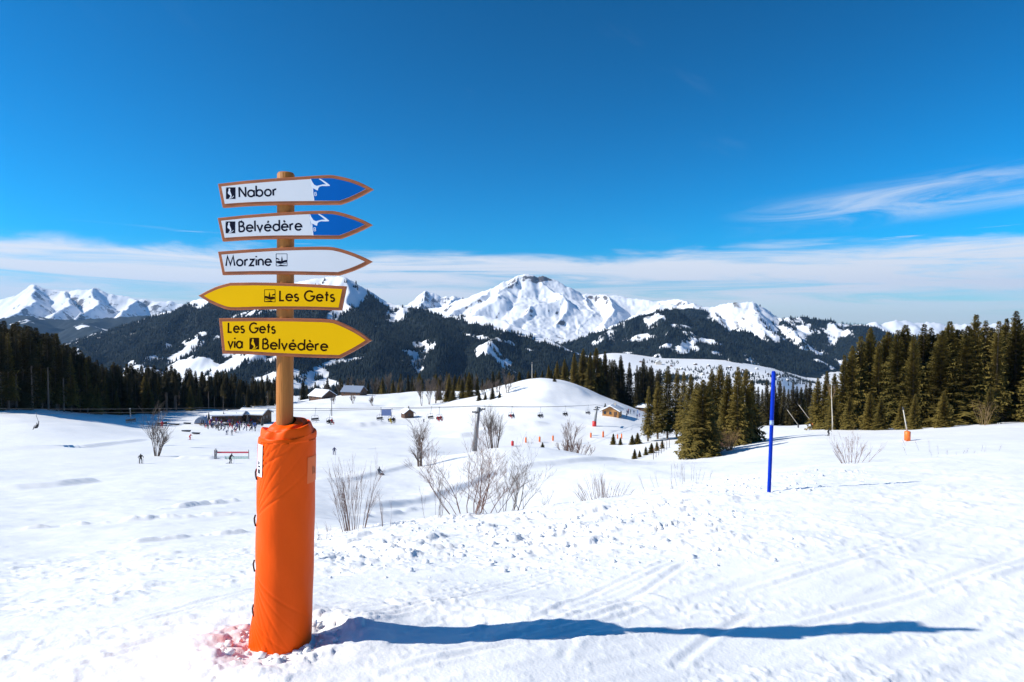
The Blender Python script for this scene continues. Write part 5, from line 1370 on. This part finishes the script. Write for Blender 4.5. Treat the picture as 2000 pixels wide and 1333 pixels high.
mb = MB(); mb.tube([(0, 0, -.3), (0, 0, 9)], [.2, .12], 8); mb.obj('shaft', m_alu, o); mb = MB(); mb.box((-.5, -.12, 8.2), (.5, .12, 8.5)); mb.obj('bracket', m_dark, o)
for q in range(7):
    p = hit(1276 + q*5.2, 898 - q*3.9, 60); o = empty('fence_post', p); tag(o, '%s stake from the left along the hedge bank' % ORD[q], 'stake', 'stakes along the hedge bank')
    mb = MB(); mb.tube([(0, 0, -.2), (.03, 0, 1.0), (.02, 0, 1.9)], [.05, .05, .045], 6); mb.obj('stake', m_bark_d, o)
    mb = MB(); mb.tube([(.02, 0, 1.9), (.02, 0, 1.97)], [.055, .04], 6); mb.obj('cap', m_orange, o)
m_sled = mat('dark_sled_hull', (.03, .03, .035), .5, .2, 5)
for q, (px, py, w) in enumerate(((341, 831, 3.0), (366, 829, 2.2), (364, 844, 2.2), (383, 849, 1.8))):
    p = hit(px, py, 60); o = empty('rescue_sled', p, R.uniform(-.3, .3)); tag(o, ['longest dark sled parked left of the terrace', 'dark sled parked beside the terrace, right of the longest', 'flat dark sled on the snow below the terrace', 'smallest dark sled, nearest the terrace crowd'][q], 'sled', 'dark sleds by the terrace')
    mb = MB(); mb.add([(-w/2, -.3, .25), (w/2, -.3, .1), (w/2, .3, .1), (-w/2, .3, .25), (-w/2 - .2, -.4, .55), (w/2 + .2, -.4, .45), (w/2 + .2, .4, .45), (-w/2 - .2, .4, .55)], [(0,3,2,1),(0,1,5,4),(1,2,6,5),(2,3,7,6),(3,0,4,7),(4,5,6,7)]); mb.obj('hull', m_sled, o)
    for s in (-1, 1): mb = MB(); mb.tube([(-w/2 - .2, s*.25, .2), (-w/2, s*.25, .03), (w/2, s*.25, .03)], .035, 5); mb.obj('runner', m_steel, o)
# ------------------------------------------------------------------ buildings
m_wood = mat('dark_chalet_boards', (.10, .050, .028), .75, .3, 3, .3, 9, (1, 1, 6)); m_wood_l = mat('honey_chalet_boards', (.42, .20, .06), .7, .25, 3, .3, 9, (1, 1, 6)); m_roof_snow = mat('roof_snow', (.84, .86, .89), .7, .03, 1.0); m_glass = mat('window_glass', (.03, .04, .06), .15, .2, 2)
m_plaster = mat('pale_plaster', (.52, .47, .40), .8, .1, 1); m_eave = mat('eave_board', (.12, .06, .035), .7, .2, 3); m_slate = mat('blue_grey_sheet_roof', (.22, .27, .36), .5, .1, 2)
def chalet(loc, rz, w, l, hw, hr, wall, lb, cat='chalet', group=None, roof=None, nwin=3, over=.6, door=True, grp_windows=True, thick=.45):
    """gable faces -y; w across the gable, l deep"""
    o = empty('chalet' if cat == 'chalet' else cat.replace(' ', '_'), loc, rz); tag(o, lb, cat, group)
    mb = MB(); y0, y1 = -l/2, l/2
    mb.add([(-w/2, y0, -1), (w/2, y0, -1), (w/2, y0, hw), (0, y0, hw + hr), (-w/2, y0, hw), (-w/2, y1, -1), (w/2, y1, -1), (w/2, y1, hw), (0, y1, hw + hr), (-w/2, y1, hw)],
           [(0,1,2,3,4), (9,8,7,6,5), (1,6,7,2), (5,0,4,9), (2,7,8,3), (3,8,9,4)]); mb.obj('wall', wall, o)
    ro = MB(); sl = hr / (w/2)
    for s in (-1, 1):
        x1 = s * (w/2 + over); zz = hw - over * sl
        vs = [(0, y0 - over, hw + hr + .06), (x1, y0 - over, zz + .06), (x1, y1 + over, zz + .06), (0, y1 + over, hw + hr + .06)]
        vs += [(a, b, c + thick) for a, b, c in vs]
        ro.add(vs, [(0,1,2,3), (7,6,5,4), (0,4,5,1), (1,5,6,2), (2,6,7,3), (3,7,4,0)])
    rf = ro.obj('roof', roof or m_roof_snow, o)
    ev = MB(); 
    for s in (-1, 1): ev.add([(0, y0 - over - .02, hw + hr + .02), (s*(w/2 + over), y0 - over - .02, hw - over*sl + .02), (s*(w/2 + over), y0 - over - .02, hw - over*sl - .18), (0, y0 - over - .02, hw + hr - .2)], [(0,1,2,3)])
    ev.obj('eave_board', m_eave, rf)
    ch = MB(); ch.box((w*.12, l*.1, hw + hr*.5), (w*.12 + .6, l*.1 + .6, hw + hr + .9)); ch.obj('chimney', m_plaster, rf)
    for k_ in range(nwin):
        x = -w/2 + w * (k_ + .5) / nwin; mb = MB(); mb.box((x - .45, y0 - .05, hw*.42), (x + .45, y0 + .03, hw*.42 + 1.0)); wd = mb.obj('window', m_glass, o)
        mb = MB(); mb.box((x - .55, y0 - .09, hw*.42 - .12), (x + .55, y0 - .02, hw*.42 - .02)); mb.obj('sill', m_eave, wd)
        if l > 5: mb = MB(); y = y0 + l * (k_ + .5) / nwin; mb.box((-w/2 - .05, y - .45, hw*.42), (-w/2 + .03, y + .45, hw*.42 + 1.0)); mb.obj('window', m_glass, o)
    if door: mb = MB(); mb.box((w*.22, y0 - .06, 0), (w*.22 + .95, y0 + .02, 2.0)); mb.obj('door', m_eave, o)
    return o
chalet(hit(490, 826, 60) + Vector((0, 4, 0)), math.radians(82), 7, 10, 3.2, 1.5, m_wood, 'right-hand terrace chalet with pale snowy roof, left of the post', roof=m_roof_snow)
chalet(hit(432, 826, 60) + Vector((0, 7, 0)), math.radians(95), 6, 11, 2.1, .9, m_wood, 'long low terrace chalet behind the crowd, left of the other')
chalet(hit(1197, 814, 60) + Vector((0, 2, 0)), math.radians(-22), 6.4, 6, 2.4, 1.7, m_wood_l, 'sunlit honey-wood chalet under the knoll with a thick snow roof', over=.7)
chalet(hit(1262, 806, 60) + Vector((0, 6, 0)), math.radians(60), 5, 7, 2.4, 1.2, m_wood, 'dark snow-roofed shed right of the sunlit chalet, behind the trees', 'shed')
chalet(hit(795, 817, 60) + Vector((0, 1, 0)), math.radians(28), 4.2, 5.0, 2.6, 1.5, m_wood, 'small brown hut with a snowy roof on the middle slope', 'hut', nwin=1, thick=.25)
chalet(gpx(630, 405), math.radians(55), 11, 13, 2.6, 3.4, m_wood, 'snow-roofed farmhouse at the rim of the slope right of the post', 'house')
chalet(gpx(692, 432), math.radians(75), 10, 14, 2.8, 3.2, m_wood, 'blue-grey roofed farmhouse at the rim of the slope', 'house', roof=m_slate)
# terrace tent and parasols
p = hit(393, 828, 60); o = empty('terrace_tent', p, .3); tag(o, 'small domed blue-grey tent at the left end of the terrace', 'tent')
mb = MB(); n = 10; vs = []
for y in (-2.0, 2.0):
    for i in range(n + 1): a = math.pi * i / n; vs.append((2.0 * math.cos(a), y, .4 + 2.2 * math.sin(a)))
mb.add(vs, [(i, i+1, n+2+i, n+1+i) for i in range(n)] + [tuple(range(n, -1, -1)), tuple(range(n+1, 2*n+2))]); mb.obj('canopy', m_slate, o)
mb = MB(); mb.box((-2, -2, -.3), (2, 2, .42)); mb.obj('base', m_wood_l, o)
for q, (px, py) in enumerate(((484, 829), (462, 826), (512, 838), (408, 826), (437, 824))):
    p = hit(px, py, 60); o = empty('parasol', p); tag(o, ['tall folded dark parasol before the right terrace chalet', 'folded parasol in the middle of the terrace crowd', 'folded parasol beside the orange padding', 'folded parasol near the domed tent', 'folded parasol before the long low chalet'][q], 'parasol', 'folded parasols on the terrace')
    mb = MB(); mb.tube([(0, 0, -.2), (0, 0, 4.0)], .05, 6); mb.obj('pole', m_dark, o)
    mb = MB(); mb.tube([(0, 0, 1.1), (0, 0, 1.5), (0, 0, 2.8), (0, 0, 3.9)], [.42, .5, .28, .05], 8); mb.obj('folded_canopy', m_sled, o)
for q in range(14):
    px, py = R.uniform(395, 500), R.uniform(822, 838); p = hit(px, py, 60); o = empty('terrace_table', p, R.uniform(0, 3)); tag(o, 'wooden picnic table in the terrace crowd, ' + by(px, [(393, 'beside the domed tent'), (432, 'before the long chalet'), (465, 'before the gap between the chalets'), (490, 'before the right-hand chalet')]), 'table', 'picnic tables on the left terrace')
    mb = MB(); mb.box((-.9, -.4, .70), (.9, .4, .75)); mb.obj('table_top', m_wood, o)
    for s in (-1, 1): mb = MB(); mb.box((-.9, s*.75 - .13, .42), (.9, s*.75 + .13, .46)); mb.obj('bench', m_wood, o)
    for s in (-1, 1): mb = MB(); mb.box((s*.65 - .05, -.75, 0), (s*.65 + .05, .75, .41)); mb.obj('leg', m_wood, o)
# far village on the plateau
VL = ['large pale hotel block at the left end of the far village', 'far village house right of the hotel block']
for q in range(20):
    px = [1286, 1252, 1312, 1330, 1358, 1384, 1405, 1425, 1450, 1478, 1500, 1522, 1372, 1440, 1395, 1342, 1468, 1272, 1538, 1512][q]; py = [712, 708, 716, 722, 713, 716, 728, 719, 724, 722, 732, 738, 733, 738, 742, 734, 732, 722, 744, 742][q]
    p = hit(px, py, 2400, 4300, 900); big = q == 0
    chalet(p, R.uniform(-.6, .6), 34 if big else R.uniform(13, 20), 40 if big else R.uniform(14, 22), 15 if big else 6, 7 if big else 4.5, m_plaster if q % 3 == 0 else m_wood, 'large pale hotel block at the left end of the far village' if big else '%s house from the left in the far valley village' % ORD[sorted([1252, 1312, 1330, 1358, 1384, 1405, 1425, 1450, 1478, 1500, 1522, 1372, 1440, 1395, 1342, 1468, 1272, 1538, 1512]).index(px)], 'house', 'houses of the far village', nwin=3, over=1.2, thick=.8, door=False)
rng = np.random.default_rng(3)
vs, fs = [], []
def cone(p, h, r):
    o = len(vs)
    for k_ in range(6): a = k_ * 1.047; vs.append((p.x + r*math.cos(a), p.y + r*math.sin(a), p.z - 1))
    vs.append((p.x, p.y, p.z + h)); fs.extend([(o+k_, o+(k_+1) % 6, o+6) for k_ in range(6)])
for q in range(420):
    c = rng.integers(0, 26); crng = random.Random(int(c))
    cx, cy = crng.uniform(1190, 1575), crng.uniform(704, 745)
    p = hit(cx + rng.normal(0, 12), cy + rng.normal(0, 1.6), 2400, 4300, 700)
    cone(p, rng.uniform(8, 20), rng.uniform(2.5, 4.5))
for q in range(600):
    g_ = rng.integers(0, 9); gr = random.Random(100 + int(g_))
    p = hit(gr.uniform(1270, 1580) + rng.normal(0, 16), gr.uniform(726, 752) + rng.normal(0, 1.8), 2400, 4300, 500)
    cone(p, rng.uniform(12, 24), rng.uniform(3, 5))
o = obj('village_trees', mesh_np('village_trees', np.array(vs), np.array(fs), m_farwood, smooth=False)); tag(o, 'dark hedgerow trees scattered round the far village', 'trees', kind='stuff')
# ------------------------------------------------------------------ loose clods of snow on the lip of the slope
rng = np.random.default_rng(8); n = 1900
px = rng.uniform(600, 1700, n); d = 6.5 + 11 * rng.beta(2, 2.2, n)
x = (px - 1000) / F * d; y = d
keep = fbm(x / 1.6, y / 1.2, 41, 3) > .47
x, y = x[keep], y[keep]; n = len(x)
nb_ = 90; aa = rng.uniform(0, 6.283, nb_); rr_ = rng.uniform(.21, .42, nb_)
x = np.concatenate([x, POST.x - .02 + rr_*np.cos(aa)]); y = np.concatenate([y, 4.60 + rr_*np.sin(aa)]); n = len(x)
az = np.arctan2(x, y); rk, zk = base_cols(az); r_ = np.hypot(x, y)
z = np.array([pchip(rk[i], zk[i], r_[i:i+1])[0] for i in range(n)]) + detail(x, y)
s = .010 + .045 * rng.random(n)**4; s[-nb_:] = .008 + .028 * rng.random(nb_)**2
ico = np.array([(0,0,1),(.894,0,.447),(.276,.851,.447),(-.724,.526,.447),(-.724,-.526,.447),(.276,-.851,.447),(.724,.526,-.447),(-.276,.851,-.447),(-.894,0,-.447),(-.276,-.851,-.447),(.724,-.526,-.447),(0,0,-1)])
icf = np.array([(0,1,2),(0,2,3),(0,3,4),(0,4,5),(0,5,1),(1,6,2),(2,7,3),(3,8,4),(4,9,5),(5,10,1),(6,7,2),(7,8,3),(8,9,4),(9,10,5),(10,6,1),(11,7,6),(11,8,7),(11,9,8),(11,10,9),(11,6,10)])
V = ico[None] * s[:, None, None] * rng.uniform(.55, 1.35, (n, 12, 1)) * np.array([1.2, 1.0, .7]) + np.stack([x, y, z + s*.25], -1)[:, None]
T = (icf[None] + (np.arange(n)*12)[:, None, None]).reshape(-1, 3)
o = obj('snow_clods', mesh_np('snow_clods', V.reshape(-1, 3), T, m_snow, smooth=False)); tag(o, 'loose clods of snow strewn along the churned lip', 'snow', kind='stuff')
# ------------------------------------------------------------------ thin mountain air
m_haze = bpy.data.materials.new('thin_haze'); m_haze.use_nodes = True
hn, hl = m_haze.node_tree.nodes, m_haze.node_tree.links
hn.clear()
ho = hn.new('ShaderNodeOutputMaterial'); hv = hn.new('ShaderNodeVolumePrincipled')
hv.inputs['Color'].default_value = (.30, .58, 1.0, 1)
hv.inputs['Density'].default_value = 0.000021
hv.inputs['Anisotropy'].default_value = 0.15
hl.new(hv.outputs[0], ho.inputs['Volume'])
mb = MB(); mb.box((-26000, -26000, -900), (26000, 26000, 1500))
hz = mb.obj('haze', m_haze); tag(hz, 'thin bluish air over the whole valley', kind='stuff')
